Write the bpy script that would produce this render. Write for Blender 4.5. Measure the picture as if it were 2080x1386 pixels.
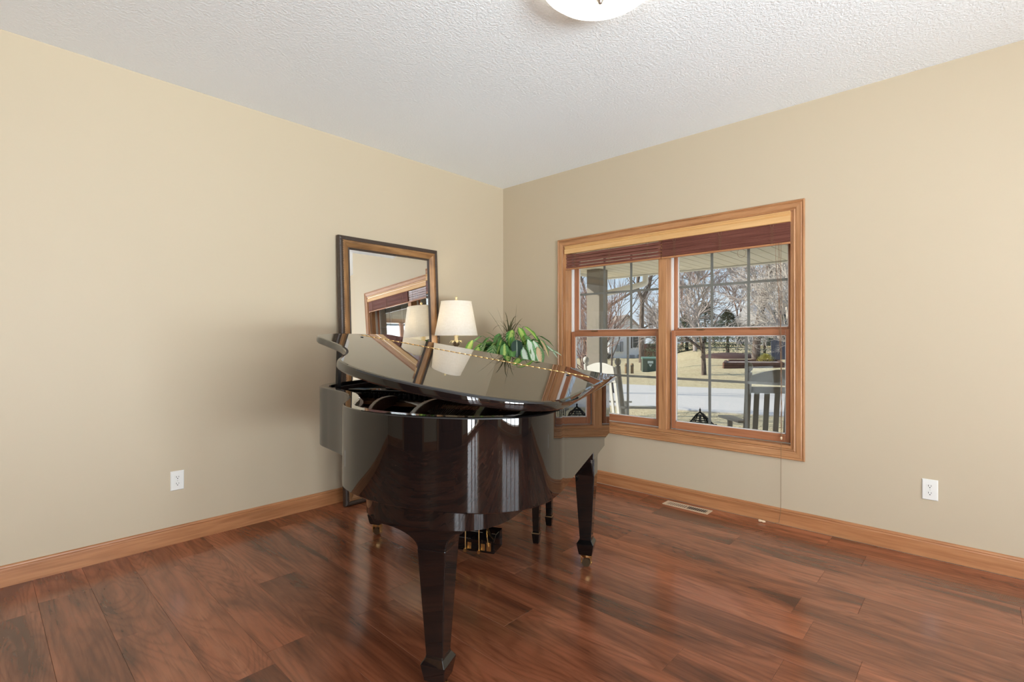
import bpy, math, random
from mathutils import Vector, Matrix
random.seed(7)
for o in list(bpy.data.objects): bpy.data.objects.remove(o)
SC = bpy.context.scene; COL = SC.collection
PI = math.pi

# ------------------------------------------------------------------ camera, world, sun, area lights, exposure
FPX = 1016.8
TH = math.atan(948/FPX)
Fv = Vector((math.cos(TH), math.sin(TH), 0)); Rv = Vector((math.sin(TH), -math.cos(TH), 0))
CX, CY, CZ = -3.638, -3.514, 1.2136
def W(lat, d, z=0.0):                 # metres to the right of / ahead of the tripod, height above the floor -> world
    return Vector((CX, CY, 0)) + Rv*lat + Fv*d + Vector((0, 0, z))
cam = bpy.data.cameras.new('camera'); camo = bpy.data.objects.new('camera', cam); COL.objects.link(camo)
camo.location = (CX, CY, CZ); camo.rotation_euler = (PI/2, 0, TH-PI/2)
cam.sensor_width = 36; cam.lens = FPX/2080*36; cam.shift_y = -1.5/2080; cam.clip_start = .05; cam.clip_end = 600
SC.camera = camo
SC.view_settings.view_transform = 'Standard'; SC.view_settings.look = 'None'
SC.view_settings.gamma = 1; SC.view_settings.use_curve_mapping = False
SC.view_settings.exposure = 0.05

wd = bpy.data.worlds.new('sky'); SC.world = wd; wd.use_nodes = True
nt = wd.node_tree; nt.nodes.clear()
def N(t, kind, **kw):
    n = t.nodes.new(kind)
    for k, v in kw.items():
        if k.startswith('_'): n.inputs[k[1:].replace('_', ' ')].default_value = v
        else: setattr(n, k, v)
    return n
tc = N(nt, 'ShaderNodeTexCoord'); sx = N(nt, 'ShaderNodeSeparateXYZ'); nt.links.new(tc.outputs['Generated'], sx.inputs[0])
rp = N(nt, 'ShaderNodeValToRGB'); nt.links.new(sx.outputs['Z'], rp.inputs[0])
rp.color_ramp.elements[0].position = 0.0; rp.color_ramp.elements[0].color = (.86, .93, 1.0, 1)
rp.color_ramp.elements[1].position = .6; rp.color_ramp.elements[1].color = (.26, .47, .84, 1)
e = rp.color_ramp.elements.new(.18); e.color = (.56, .77, 1.0, 1)
mp = N(nt, 'ShaderNodeMapping'); mp.inputs['Scale'].default_value = (2.2, 2.2, 7)
nz = N(nt, 'ShaderNodeTexNoise'); nz.inputs['Scale'].default_value = 1.6; nz.inputs['Detail'].default_value = 6
nt.links.new(tc.outputs['Generated'], mp.inputs[0]); nt.links.new(mp.outputs[0], nz.inputs['Vector'])
cr = N(nt, 'ShaderNodeValToRGB'); nt.links.new(nz.outputs[0], cr.inputs[0])
cr.color_ramp.elements[0].position = .50; cr.color_ramp.elements[0].color = (0, 0, 0, 1)
cr.color_ramp.elements[1].position = .68; cr.color_ramp.elements[1].color = (.8, .8, .8, 1)
mx = N(nt, 'ShaderNodeMix', data_type='RGBA'); nt.links.new(cr.outputs[0], mx.inputs[0])
nt.links.new(rp.outputs[0], mx.inputs[6]); mx.inputs[7].default_value = (1, 1, 1, 1)
bg = N(nt, 'ShaderNodeBackground'); bg.inputs['Strength'].default_value = .95
ow = N(nt, 'ShaderNodeOutputWorld'); nt.links.new(mx.outputs[2], bg.inputs[0]); nt.links.new(bg.outputs[0], ow.inputs[0])

sun = bpy.data.lights.new('sun', 'SUN'); sun.energy = 7.0; sun.angle = .009; sun.color = (1, .93, .80)
suno = bpy.data.objects.new('sun', sun); COL.objects.link(suno)
sd = (Rv*1.0 - Fv*.12).normalized()*math.cos(.50) - Vector((0, 0, math.sin(.50)))   # travel direction of sunlight
suno.rotation_euler = sd.to_track_quat('-Z', 'Y').to_euler()

def area(name, loc, rot, sxx, syy, e, col=(1, 1, 1)):
    l = bpy.data.lights.new(name, 'AREA'); l.shape = 'RECTANGLE'; l.size = sxx; l.size_y = syy; l.energy = e; l.color = col
    o = bpy.data.objects.new(name, l); COL.objects.link(o); o.location = loc; o.rotation_euler = rot; return o
XB, YF, HC = -6.6, -7.0, 2.743      # far sides of the room behind the camera, ceiling height
area('daylight_front', (-3.3, YF-.22, 1.30), (PI/2, 0, 0), 2.6, 2.0, 130, (.93, .96, 1))
area('daylight_back', (XB-.22, -5.3, 1.2), (PI/2, 0, -PI/2), 1.6, 2.2, 150, (.93, .96, 1))
area('ground_glow_front', (-3.3, YF-2.2, -.05), (PI-.45, 0, 0), 4.6, 3.4, 2500, (.86, .95, 1))  # added fill lamp outside the window, aimed up to brighten the ceiling
area('ground_glow_back', (XB-1.6, -5.3, -.05), (PI-.35, 0, -PI/2), 2.6, 2.6, 640, (.86, .95, 1))  # second added fill lamp, lifting the ceiling from the back side

# ------------------------------------------------------------------ helpers
def tag(o, label=None, cat=None, group=None, kind=None):
    if label: o['label'] = label
    if cat: o['category'] = cat
    if group: o['group'] = group
    if kind: o['kind'] = kind
    return o
def empty(name, loc, rz=0, label=None, cat=None, group=None, kind=None):
    o = bpy.data.objects.new(name, None); o.empty_display_size = .1; COL.objects.link(o)
    o.location = loc; o.rotation_euler = (0, 0, rz); return tag(o, label, cat, group, kind)
class MB:
    def __init__(s): s.v = []; s.f = []; s.uv = None
    def add(s, vs, fs):
        b = len(s.v); s.v += [tuple(p) for p in vs]; s.f += [tuple(i+b for i in f) for f in fs]; return s
    def box(s, x0, x1, y0, y1, z0, z1):
        return s.add([(x0,y0,z0),(x1,y0,z0),(x1,y1,z0),(x0,y1,z0),(x0,y0,z1),(x1,y0,z1),(x1,y1,z1),(x0,y1,z1)],
                     [(0,3,2,1),(4,5,6,7),(0,1,5,4),(1,2,6,5),(2,3,7,6),(3,0,4,7)])
    def prism(s, poly, a0, a1, axis='Z'):     # polygon extruded along an axis
        n = len(poly)
        def P(p, a):
            if axis == 'Z': return (p[0], p[1], a)
            if axis == 'Y': return (p[0], a, p[1])
            return (a, p[0], p[1])
        vs = [P(p, a0) for p in poly]+[P(p, a1) for p in poly]
        fs = [tuple(range(n))[::-1], tuple(range(n, 2*n))]+[(i, (i+1) % n, n+(i+1) % n, n+i) for i in range(n)]
        return s.add(vs, fs)
    def tube(s, pts, r, n=8, cap=True):
        pts = [Vector(p) for p in pts]; m = len(pts)
        rs = r if isinstance(r, (list, tuple)) else [r]*m
        vs = []; up = None
        for i, p in enumerate(pts):
            t = (pts[min(i+1, m-1)]-pts[max(i-1, 0)]).normalized()
            if up is None: up = Vector((0, 0, 1)) if abs(t.z) < .9 else Vector((1, 0, 0))
            a = t.cross(up); a = a.normalized() if a.length > 1e-6 else Vector((1, 0, 0)); b = a.cross(t).normalized(); up = b
            for k in range(n):
                q = 2*PI*k/n; vs.append(p+a*math.cos(q)*rs[i]+b*math.sin(q)*rs[i])
        fs = [(i*n+k, i*n+(k+1) % n, (i+1)*n+(k+1) % n, (i+1)*n+k) for i in range(m-1) for k in range(n)]
        if cap: fs += [tuple(range(n))[::-1], tuple(range((m-1)*n, m*n))]
        return s.add(vs, fs)
    def lathe(s, prof, n=24, c=(0, 0, 0)):
        vs = [(c[0]+r*math.cos(2*PI*k/n), c[1]+r*math.sin(2*PI*k/n), c[2]+z) for r, z in prof for k in range(n)]; m = len(prof)
        fs = [(i*n+k, i*n+(k+1) % n, (i+1)*n+(k+1) % n, (i+1)*n+k) for i in range(m-1) for k in range(n)]
        if prof[0][0] > 1e-5: fs.append(tuple(range(n))[::-1])
        if prof[-1][0] > 1e-5: fs.append(tuple(range((m-1)*n, m*n)))
        return s.add(vs, fs)
    def loft(s, rings):                        # closed rings of equal length, capped
        n = len(rings[0]); m = len(rings)
        vs = [p for r in rings for p in r]
        fs = [(i*n+k, i*n+(k+1) % n, (i+1)*n+(k+1) % n, (i+1)*n+k) for i in range(m-1) for k in range(n)]
        fs += [tuple(range(n))[::-1], tuple(range((m-1)*n, m*n))]
        return s.add(vs, fs)
    def rects(s, secs):                        # (z, hx, hy[, cx, cy])
        rr = []
        for q in secs:
            z, hx, hy = q[:3]; cx, cy = (q[3], q[4]) if len(q) > 3 else (0, 0)
            rr.append([(cx-hx, cy-hy, z), (cx+hx, cy-hy, z), (cx+hx, cy+hy, z), (cx-hx, cy+hy, z)])
        return s.loft(rr)
    def xf(s, M):
        s.v = [tuple(M @ Vector(p)) for p in s.v]; return s
def obj(name, mb, mat, parent=None, smooth=False, bevel=0, angle=None, seg=2, loc=None, rot=None):
    me = bpy.data.meshes.new(name); me.from_pydata(mb.v, [], mb.f)
    if mb.uv:
        ul = me.uv_layers.new(name='UVMap')
        for l in me.loops: ul.data[l.index].uv = mb.uv[l.vertex_index]
    me.materials.append(mat)
    if smooth:
        me.polygons.foreach_set('use_smooth', [True]*len(me.polygons))
        if angle: me.set_sharp_from_angle(angle=math.radians(angle))
    me.update()
    o = bpy.data.objects.new(name, me); COL.objects.link(o)
    if loc is not None: o.location = loc
    if rot is not None: o.rotation_euler = rot
    if parent: o.parent = parent
    if bevel:
        b = o.modifiers.new('bevel', 'BEVEL'); b.width = bevel; b.segments = seg; b.limit_method = 'ANGLE'; b.angle_limit = math.radians(40)
    return o
def struct(name, mb, mat, parent=None, **k):
    o = obj(name, mb, mat, parent, **k)
    if not parent: o['kind'] = 'structure'
    return o
def kids(o): return [c for c in bpy.data.objects if c.parent == o]
def copy_tree(o, parent=None):
    c = o.copy(); COL.objects.link(c)
    if parent: c.parent = parent
    for ch in kids(o): copy_tree(ch, c)
    return c

# ------------------------------------------------------------------ materials
def mat(name, base=(.5,.5,.5), rough=.5, metal=0, spec=.5, **kw):
    m = bpy.data.materials.new(name); m.use_nodes = True; b = m.node_tree.nodes['Principled BSDF']
    b.inputs['Base Color'].default_value = (*base, 1); b.inputs['Roughness'].default_value = rough
    b.inputs['Metallic'].default_value = metal; b.inputs['Specular IOR Level'].default_value = spec
    for k, v in kw.items(): b.inputs[k.replace('_', ' ')].default_value = v
    return m
def bs(m): return m.node_tree.nodes['Principled BSDF']
def noise(t, vec, scale, detail=4, dist=0, rough=.5):
    n = N(t, 'ShaderNodeTexNoise'); n.inputs['Scale'].default_value = scale; n.inputs['Detail'].default_value = detail
    n.inputs['Distortion'].default_value = dist; n.inputs['Roughness'].default_value = rough; t.links.new(vec, n.inputs['Vector']); return n.outputs[0]
def ramp(t, fac, stops):
    r = N(t, 'ShaderNodeValToRGB'); t.links.new(fac, r.inputs[0]); el = r.color_ramp.elements
    el[0].position, el[1].position = stops[0][0], stops[-1][0]
    el[0].color = (*stops[0][1], 1); el[1].color = (*stops[-1][1], 1)
    for p, c in stops[1:-1]:
        x = el.new(p); x.color = (*c, 1)
    return r.outputs[0]
def mapping(t, vec, scale=(1,1,1), loc=None, rot=(0,0,0)):
    m = N(t, 'ShaderNodeMapping'); m.inputs['Scale'].default_value = scale; m.inputs['Rotation'].default_value = rot
    t.links.new(vec, m.inputs[0])
    if loc is not None:
        if isinstance(loc, tuple): m.inputs['Location'].default_value = loc
        else: t.links.new(loc, m.inputs['Location'])
    return m.outputs[0]
def mixc(t, fac, a, b, mode='MIX'):
    m = N(t, 'ShaderNodeMix', data_type='RGBA', blend_type=mode)
    for i, x in ((0, fac), (6, a), (7, b)):
        if isinstance(x, (int, float)): m.inputs[i].default_value = x
        elif isinstance(x, tuple): m.inputs[i].default_value = (*x, 1)
        else: t.links.new(x, m.inputs[i])
    return m.outputs[2]
def bump(m, fac, strength, dist=.01):
    t = m.node_tree; b = N(t, 'ShaderNodeBump'); b.inputs['Strength'].default_value = strength; b.inputs['Distance'].default_value = dist
    t.links.new(fac, b.inputs['Height']); t.links.new(b.outputs[0], bs(m).inputs['Normal'])
def ocoord(t): return N(t, 'ShaderNodeTexCoord').outputs['Object']
def mathn(t, op, a, b=None):
    m = N(t, 'ShaderNodeMath', operation=op)
    for i, x in ((0, a), (1, b)):
        if x is None: continue
        if isinstance(x, (int, float)): m.inputs[i].default_value = x
        else: t.links.new(x, m.inputs[i])
    return m.outputs[0]

def wood(name, c0, c1, c2, axis='X', rough=.35, spec=.5, coarse=14):
    m = mat(name, c1, rough, spec=spec); t = m.node_tree
    k = {'X': (.8, coarse, coarse), 'Y': (coarse, .8, coarse), 'Z': (coarse, coarse, .8)}[axis]
    oi = N(t, 'ShaderNodeObjectInfo'); sc = N(t, 'ShaderNodeVectorMath', operation='SCALE'); sc.inputs[0].default_value = (37, 19, 53)
    t.links.new(oi.outputs['Random'], sc.inputs['Scale'])
    v = mapping(t, ocoord(t), k, sc.outputs[0])
    a = noise(t, v, 1.0, 5, 1.2, .6); b = noise(t, mapping(t, v, (1,1,1)), 6, 3, .2)
    col = ramp(t, a, [(.3, c0), (.5, c1), (.72, c2)])
    col2 = mixc(t, .35, col, ramp(t, b, [(.35, c0), (.6, c2)]))
    t.links.new(col2, bs(m).inputs['Base Color']); bump(m, b, .12, .002); return m
OK = {}
def oak(kind, axis):
    if (kind, axis) not in OK:
        c = {'casing': ((.26,.105,.040), (.45,.215,.090), (.56,.29,.135)), 'base': ((.30,.115,.042), (.44,.185,.075), (.52,.25,.11)),
             'sash': ((.31,.115,.052), (.40,.16,.076), (.47,.21,.105)), 'valance': ((.60,.33,.12), (.70,.41,.17), (.76,.48,.22))}[kind]
        OK[(kind, axis)] = wood('oak_'+kind+axis, *c, axis=axis)
    return OK[(kind, axis)]

# painted wall: warm beige, eggshell
WALL = mat('wall_paint', (.66, .585, .44), .48, spec=.35); t = WALL.node_tree
n1 = noise(t, ocoord(t), 1.2, 3); t.links.new(mixc(t, n1, (.535,.446,.318), (.555,.466,.336)), bs(WALL).inputs['Base Color'])
bump(WALL, noise(t, ocoord(t), 160, 2), .06, .002)
CEIL = mat('ceiling_texture', (.925, .955, .975), .9, spec=.2); t = CEIL.node_tree
c1 = noise(t, ocoord(t), 70, 3, .4, .6); c2 = noise(t, ocoord(t), 150, 2, .2)
cc = mathn(t, 'ADD', ramp(t, c1, [(.42, (0,0,0)), (.62, (1,1,1))]), c2); bump(CEIL, cc, .32, .005)
GLOSS = mat('black_piano_lacquer', (.004, .0035, .0035), .015, spec=.5, IOR=1.62); t = GLOSS.node_tree
wv = noise(t, ocoord(t), 5, 1); bump(GLOSS, wv, .03, .002)
BLK = mat('black_satin', (.012, .011, .011), .22, spec=.6)
BLKW = mat('dark_mahogany', (.035, .012, .008), .3, spec=.6)
PLATE = mat('bronze_plate', (.30, .14, .065), .38, metal=.3)
PLATE2 = mat('bronze_rib', (.17, .065, .045), .3)
SOUND = mat('soundboard', (.16, .06, .03), .3)
STRING = mat('steel_string', (.45, .42, .38), .3, metal=1)
BRASS = mat('brass', (.80, .56, .25), .25, metal=1)
BRASSD = mat('aged_brass', (.30, .2, .1), .4, metal=.9)
WHITEPL = mat('white_plastic', (.80, .79, .75), .35)
SLOT = mat('dark_slot', (.03, .028, .025), .6)
MIR = mat('mirror_silver', (.93, .94, .93), .01, metal=1)
def glass(name, tint=(.97, .98, .98)):
    m = bpy.data.materials.new(name); m.use_nodes = True; t = m.node_tree; t.nodes.clear()
    tr = N(t, 'ShaderNodeBsdfTransparent'); tr.inputs[0].default_value = (*tint, 1); gl = N(t, 'ShaderNodeBsdfGlossy'); gl.inputs['Roughness'].default_value = .0
    fr = N(t, 'ShaderNodeFresnel'); fr.inputs[0].default_value = 1.45; mx = N(t, 'ShaderNodeMixShader'); o = N(t, 'ShaderNodeOutputMaterial')
    t.links.new(mathn(t, 'MULTIPLY', fr.outputs[0], .6), mx.inputs[0]); t.links.new(tr.outputs[0], mx.inputs[1]); t.links.new(gl.outputs[0], mx.inputs[2]); t.links.new(mx.outputs[0], o.inputs[0]); return m
GLASS = glass('window_glass')
WVIN = mat('white_vinyl', (.80, .79, .76), .4)
GRID = mat('grid_bar', (.27, .265, .24), .45)
TAN = mat('tan_trim_paint', (.23, .20, .165), .6)
SOFFIT = mat('soffit_vinyl', (.86, .81, .69), .6)
SIDING = mat('siding_vinyl', (.84, .82, .77), .6)
CONC = mat('concrete', (.60, .58, .54), .85)
SLATW = wood('blind_slat', (.13,.045,.032), (.205,.075,.055), (.29,.12,.09), 'Y', .35, coarse=20)
CORD = mat('blind_cord', (.22, .13, .07), .7); CORDL = mat('tassel', (.75, .55, .36), .5)

# floor planks
PLK = mat('laminate_plank', (.2,.08,.04), .22, spec=.5, IOR=1.68); t = PLK.node_tree
oi = N(t, 'ShaderNodeObjectInfo'); sc = N(t, 'ShaderNodeVectorMath', operation='SCALE'); sc.inputs[0].default_value = (91, 67, 13)
t.links.new(oi.outputs['Random'], sc.inputs['Scale'])
oc = ocoord(t)
v1 = mapping(t, oc, (7, 1.1, 1), sc.outputs[0]); big = noise(t, v1, .8, 4, 1.0, .55)
v2 = mapping(t, oc, (30, 2.0, 1), sc.outputs[0]); fine = noise(t, v2, 1.6, 5, .8, .65)
v3 = mapping(t, oc, (5.5, 1.6, 1), sc.outputs[0])
vor = N(t, 'ShaderNodeTexVoronoi'); vor.inputs['Scale'].default_value = .9; wob = N(t, 'ShaderNodeVectorMath', operation='ADD')
nn = N(t, 'ShaderNodeTexNoise'); nn.inputs['Scale'].default_value = .9; nn.inputs['Detail'].default_value = 1; t.links.new(v3, nn.inputs['Vector'])
t.links.new(v3, wob.inputs[0]); t.links.new(nn.outputs[1], wob.inputs[1]); t.links.new(wob.outputs[0], vor.inputs['Vector'])
base = ramp(t, big, [(.28, (.075,.030,.018)), (.40, (.175,.058,.028)), (.55, (.30,.100,.048)), (.75, (.39,.15,.078))])
cont = noise(t, mapping(t, oc, (5.0, .8, 1), sc.outputs[0]), .7, 1.5, .5, .5)
lines = mathn(t, 'SINE', mathn(t, 'MULTIPLY', mathn(t, 'ADD', cont, mathn(t, 'MULTIPLY', fine, .03)), 190))
base = mixc(t, .42, base, ramp(t, mathn(t, 'ADD', mathn(t, 'MULTIPLY', lines, .5), .5), [(.0, (.62,.58,.56)), (.35, (.95,.95,.95)), (1, (1.06,1.05,1.04))]), 'MULTIPLY')
grain = mixc(t, .45, base, ramp(t, fine, [(.30, (.25,.22,.2)), (.5, (.85,.85,.85)), (.7, (1.15,1.1,1.05))]), 'MULTIPLY')
sepc = N(t, 'ShaderNodeSeparateXYZ')
ring = mathn(t, 'SINE', mathn(t, 'MULTIPLY', vor.outputs['Distance'], 75))
knot = ramp(t, vor.outputs['Distance'], [(.0, (1,1,1)), (.07, (.85,.85,.85)), (.30, (.0,.0,.0))])
sel = ramp(t, noise(t, mapping(t, oc, (1.2, .7, 1), sc.outputs[0]), 1.0, 1), [(.50, (0,0,0)), (.62, (1,1,1))])
kf = mathn(t, 'MULTIPLY', knot, sel)
rg = mathn(t, 'MULTIPLY', kf, mathn(t, 'ADD', mathn(t, 'MULTIPLY', ring, .25), .6))
col = mixc(t, rg, grain, (.035,.018,.013))
rb = N(t, 'ShaderNodeMath', operation='MULTIPLY_ADD'); t.links.new(oi.outputs['Random'], rb.inputs[0]); rb.inputs[1].default_value = .35; rb.inputs[2].default_value = .86
hs = N(t, 'ShaderNodeHueSaturation'); t.links.new(col, hs.inputs['Color']); t.links.new(rb.outputs[0], hs.inputs['Value'])
t.links.new(hs.outputs[0], bs(PLK).inputs['Base Color'])
t.links.new(ramp(t, fine, [(.3, (.23,.23,.23)), (.7, (.15,.15,.15))]), bs(PLK).inputs['Roughness'])
bump(PLK, fine, .10, .0015)

# ------------------------------------------------------------------ room shell
WT = .17
# floor with planks
fl = struct('floor', MB().box(XB, 0, YF, 0, -.12, -.010), mat('subfloor', (.10,.04,.022), .8))
PW, PL_ = .190, 1.22
pm = MB(); g = .0012
pm.box(-PW/2+g*.5, PW/2-g*.5, -PL_/2+g*.5, PL_/2-g*.5, -.0095, 0)
me0 = None; x0p = -.004
i = 0
x = -x0p*0 - PW/2 - .003
cutmesh = {}
def plank(xc, y0, y1, wx=PW):
    global me0
    L = round(y1-y0, 3); key = (L, round(wx, 3))
    if key not in cutmesh:
        b = MB(); hx = wx/2-.00025; hy = L/2-.00025; c = .0007
        b.loft([[(-hx,-hy,-.0095),(hx,-hy,-.0095),(hx,hy,-.0095),(-hx,hy,-.0095)],
                [(-hx,-hy,-c),(hx,-hy,-c),(hx,hy,-c),(-hx,hy,-c)],
                [(-hx+c,-hy+c,0),(hx-c,-hy+c,0),(hx-c,hy-c,0),(-hx+c,hy-c,0)]])
        me = bpy.data.meshes.new('plank'); me.from_pydata(b.v, [], b.f); me.materials.append(PLK); cutmesh[key] = me
    o = bpy.data.objects.new('plank', cutmesh[key]); COL.objects.link(o); o.location = (xc, (y0+y1)/2, 0); o.parent = fl
row = 0; xr = -.02
while xr > XB+.02:
    xl = max(xr-PW, XB+.002); off = (row*.43 + (row % 3)*.17) % PL_
    y = -.012
    first = off if off > .15 else off+.4
    ye = y-first
    while y > YF+.01:
        ye = max(ye, YF+.002)
        plank((xl+xr)/2, ye, y, xr-xl); y = ye; ye = y-PL_
    xr = xl; row += 1
struct('ceiling', MB().box(XB-WT, WT, YF-WT, WT, HC, HC+.2), CEIL)
struct('wall_left', MB().box(XB, 0, 0, WT, 0, HC), WALL)
# right wall with the window opening
OY0, OY1, OZ0, OZ1 = -2.632, -.770, .500, 2.058
rw = MB().box(0, WT, YF, OY0, 0, HC).box(0, WT, OY1, WT, 0, HC).box(0, WT, OY0, OY1, 0, OZ0).box(0, WT, OY0, OY1, OZ1, HC)
struct('wall_right', rw, WALL)
# walls behind the camera, each with one opening
FX0, FX1 = -4.6, -2.0; BY0, BY1 = -6.1, -4.5
struct('wall_front', MB().box(XB, FX0, YF-WT, YF, 0, HC).box(FX1, 0, YF-WT, YF, 0, HC).box(FX0, FX1, YF-WT, YF, 0, .15).box(FX0, FX1, YF-WT, YF, 2.35, HC), WALL)
struct('wall_back', MB().box(XB-WT, XB, YF-WT, BY0, 0, HC).box(XB-WT, XB, BY1, WT, 0, HC).box(XB-WT, XB, BY0, BY1, 0, .05).box(XB-WT, XB, BY0, BY1, 2.3, HC), WALL)
def rear_window(name, along, fixed, a0, a1, z0, z1, nd):
    w = empty(name, (0,0,0), kind='structure')
    def bx(a, b, c, d, th=.05):
        return MB().box(a, b, fixed-th, fixed+.012, c, d) if along == 'X' else MB().box(fixed-th, fixed+.012, a, b, c, d)
    k = .09
    for q in ((a0-k, a0+.01, z0-k, z1+k), (a1-.01, a1+k, z0-k, z1+k)): obj('casing', bx(*q), oak('casing', 'Z'), w, bevel=.004)
    for q in ((a0, a1, z1-.01, z1+k), (a0, a1, z0-k, z0+.01)): obj('casing', bx(*q), oak('casing', along), w, bevel=.004)
    for j in range(1, nd):
        c = a0+(a1-a0)*j/nd; obj('mullion', bx(c-.05, c+.05, z0, z1), oak('sash', 'Z'), w)
    obj('pane', bx(a0, a1, z0, z1, -.006) if False else (MB().box(a0, a1, fixed-.1, fixed-.094, z0, z1) if along == 'X' else MB().box(fixed-.1, fixed-.094, a0, a1, z0, z1)), GLASS, w)
rear_window('window_2', 'X', YF, FX0, FX1, .15, 2.35, 4)
rear_window('window_3', 'Y', XB, BY0, BY1, .05, 2.3, 3)

def added_door(name, along, fixed, a0, a1, sgn):
    d_ = empty(name, (0, 0, 0), kind='structure'); M_ = wood('door_'+name, (.07,.022,.012), (.13,.04,.022), (.19,.065,.035), 'Z', .3)
    def bx(a, b, z0, z1, t0, t1):
        f0, f1 = sorted((fixed+sgn*t0, fixed+sgn*t1)); return MB().box(a, b, f0, f1, z0, z1) if along == 'X' else MB().box(f0, f1, a, b, z0, z1)
    obj('slab', bx(a0, a1, 0, 2.08, .001, .025), M_, d_)
    for (z0, z1) in ((.2, .95), (1.1, 1.95)):
        w_ = (a1-a0); 
        for (p, q) in ((.12, .46), (.54, .88)): obj('panel', bx(a0+w_*p, a0+w_*q, z0, z1, .025, .035), M_, d_, bevel=.008)
    for q in ((a0-.08, a0, 0, 2.16), (a1, a1+.08, 0, 2.16), (a0, a1, 2.08, 2.16)): obj('casing', bx(*q, .001, .03), oak('casing', 'Z'), d_)
    obj('door_knob', bx(a0+.05, a0+.10, .95, 1.0, .025, .08), mat('knob_brass', (.6,.42,.2), .3, metal=1), d_, bevel=.015, seg=4)
added_door('door_1', 'Y', XB, -3.9, -2.9, 1); added_door('door_2', 'Y', XB, -2.1, -1.1, 1); added_door('door_3', 'X', YF, -1.5, -.5, 1); added_door('door_4', 'X', YF, -6.2, -5.2, 1)  # unseen doors, added so the piano lacquer reflects a darker room
# baseboards: oak with a rounded cap
def baseprof(): return [(0,0),(.014,0),(.014,.082),(.011,.088),(.013,.093),(.011,.100),(.005,.104),(0,.104)]
b = MB().prism([(-p[0], p[1]) for p in baseprof()][::-1], XB, 0, 'X'); struct('baseboard_left', b, oak('base', 'X'))
b = MB().prism([(-p[0], p[1]) for p in baseprof()], YF, -.014, 'Y'); struct('baseboard_right', b, oak('base', 'Y'))
b = MB().box(XB, XB+.014, YF+.02, BY0-.09, 0, .104).box(XB, XB+.014, BY1+.09, -3.99, 0, .104).box(XB, XB+.014, -2.81, -2.19, 0, .104).box(XB, XB+.014, -1.01, -.014, 0, .104); struct('baseboard_back', b, oak('base', 'Y'), bevel=.004)
b = MB().box(XB, 0, YF, YF+.014, 0, .05); struct('baseboard_front', b, oak('base', 'X'), bevel=.004)

# ------------------------------------------------------------------ window_1
w1 = empty('window_1', (0, (OY0+OY1)/2, OZ0), kind='structure')
oy, oz = (OY0+OY1)/2, OZ0
def wbox(x0, x1, y0, y1, z0, z1): return MB().box(x0, x1, y0-oy, y1-oy, z0-oz, z1-oz)
# mitred casing with a moulded profile (u = outward distance from the opening, h = proud of the wall)
prof = [(0,.0),(0,.011),(.006,.013),(.012,.009),(.018,.013),(.046,.017),(.052,.013),(.056,.018),(.062,.019),(.066,.015),(.066,0)]
cor = [(OY0, OZ0), (OY1, OZ0), (OY1, OZ1), (OY0, OZ1)]
out = [(-1,-1), (1,-1), (1,1), (-1,1)]
for k in range(4):
    a, bq = cor[k], cor[(k+1) % 4]; oa, ob = out[k], out[(k+1) % 4]
    r0 = [(-h, a[0]+oa[0]*u-oy, a[1]+oa[1]*u-oz) for u, h in prof]; r1 = [(-h, bq[0]+ob[0]*u-oy, bq[1]+ob[1]*u-oz) for u, h in prof]
    obj('casing', MB().loft([r0, r1]), oak('casing', 'Y' if k % 2 == 0 else 'Z'), w1)
XO = .165
obj('jamb', wbox(-.002, .085, OY0, OY0+.018, OZ0, OZ1), oak('casing', 'Z'), w1); obj('jamb', wbox(-.002, .085, OY1-.018, OY1, OZ0, OZ1), oak('casing', 'Z'), w1)
obj('head_jamb', wbox(-.001, .15, OY0+.018, OY1-.018, OZ1-.014, OZ1), oak('casing', 'Y'), w1)
obj('window_stool', wbox(-.002, .075, OY0+.014, OY1-.014, OZ0, OZ0+.022), oak('casing', 'Y'), w1, bevel=.004)
obj('window_sill', wbox(.06, WT+.03, OY0, OY1, OZ0-.01, OZ0+.016), WVIN, w1)
YC = (-1.635-1.788)/2
for (a, c) in ((OY0, OY0+.03), (OY1-.03, OY1)):
    obj('track', wbox(.085, .15, a, c, OZ0, OZ1), WVIN, w1, bevel=.003)
obj('mullion', wbox(.012, .15, YC-.034, YC+.034, OZ0, OZ1), oak('casing', 'Z'), w1, bevel=.004)
for sy in (-1, 1): obj('track', wbox(.095, .15, YC+sy*.041-.007, YC+sy*.041+.007, OZ0, OZ1), WVIN, w1)
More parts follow.
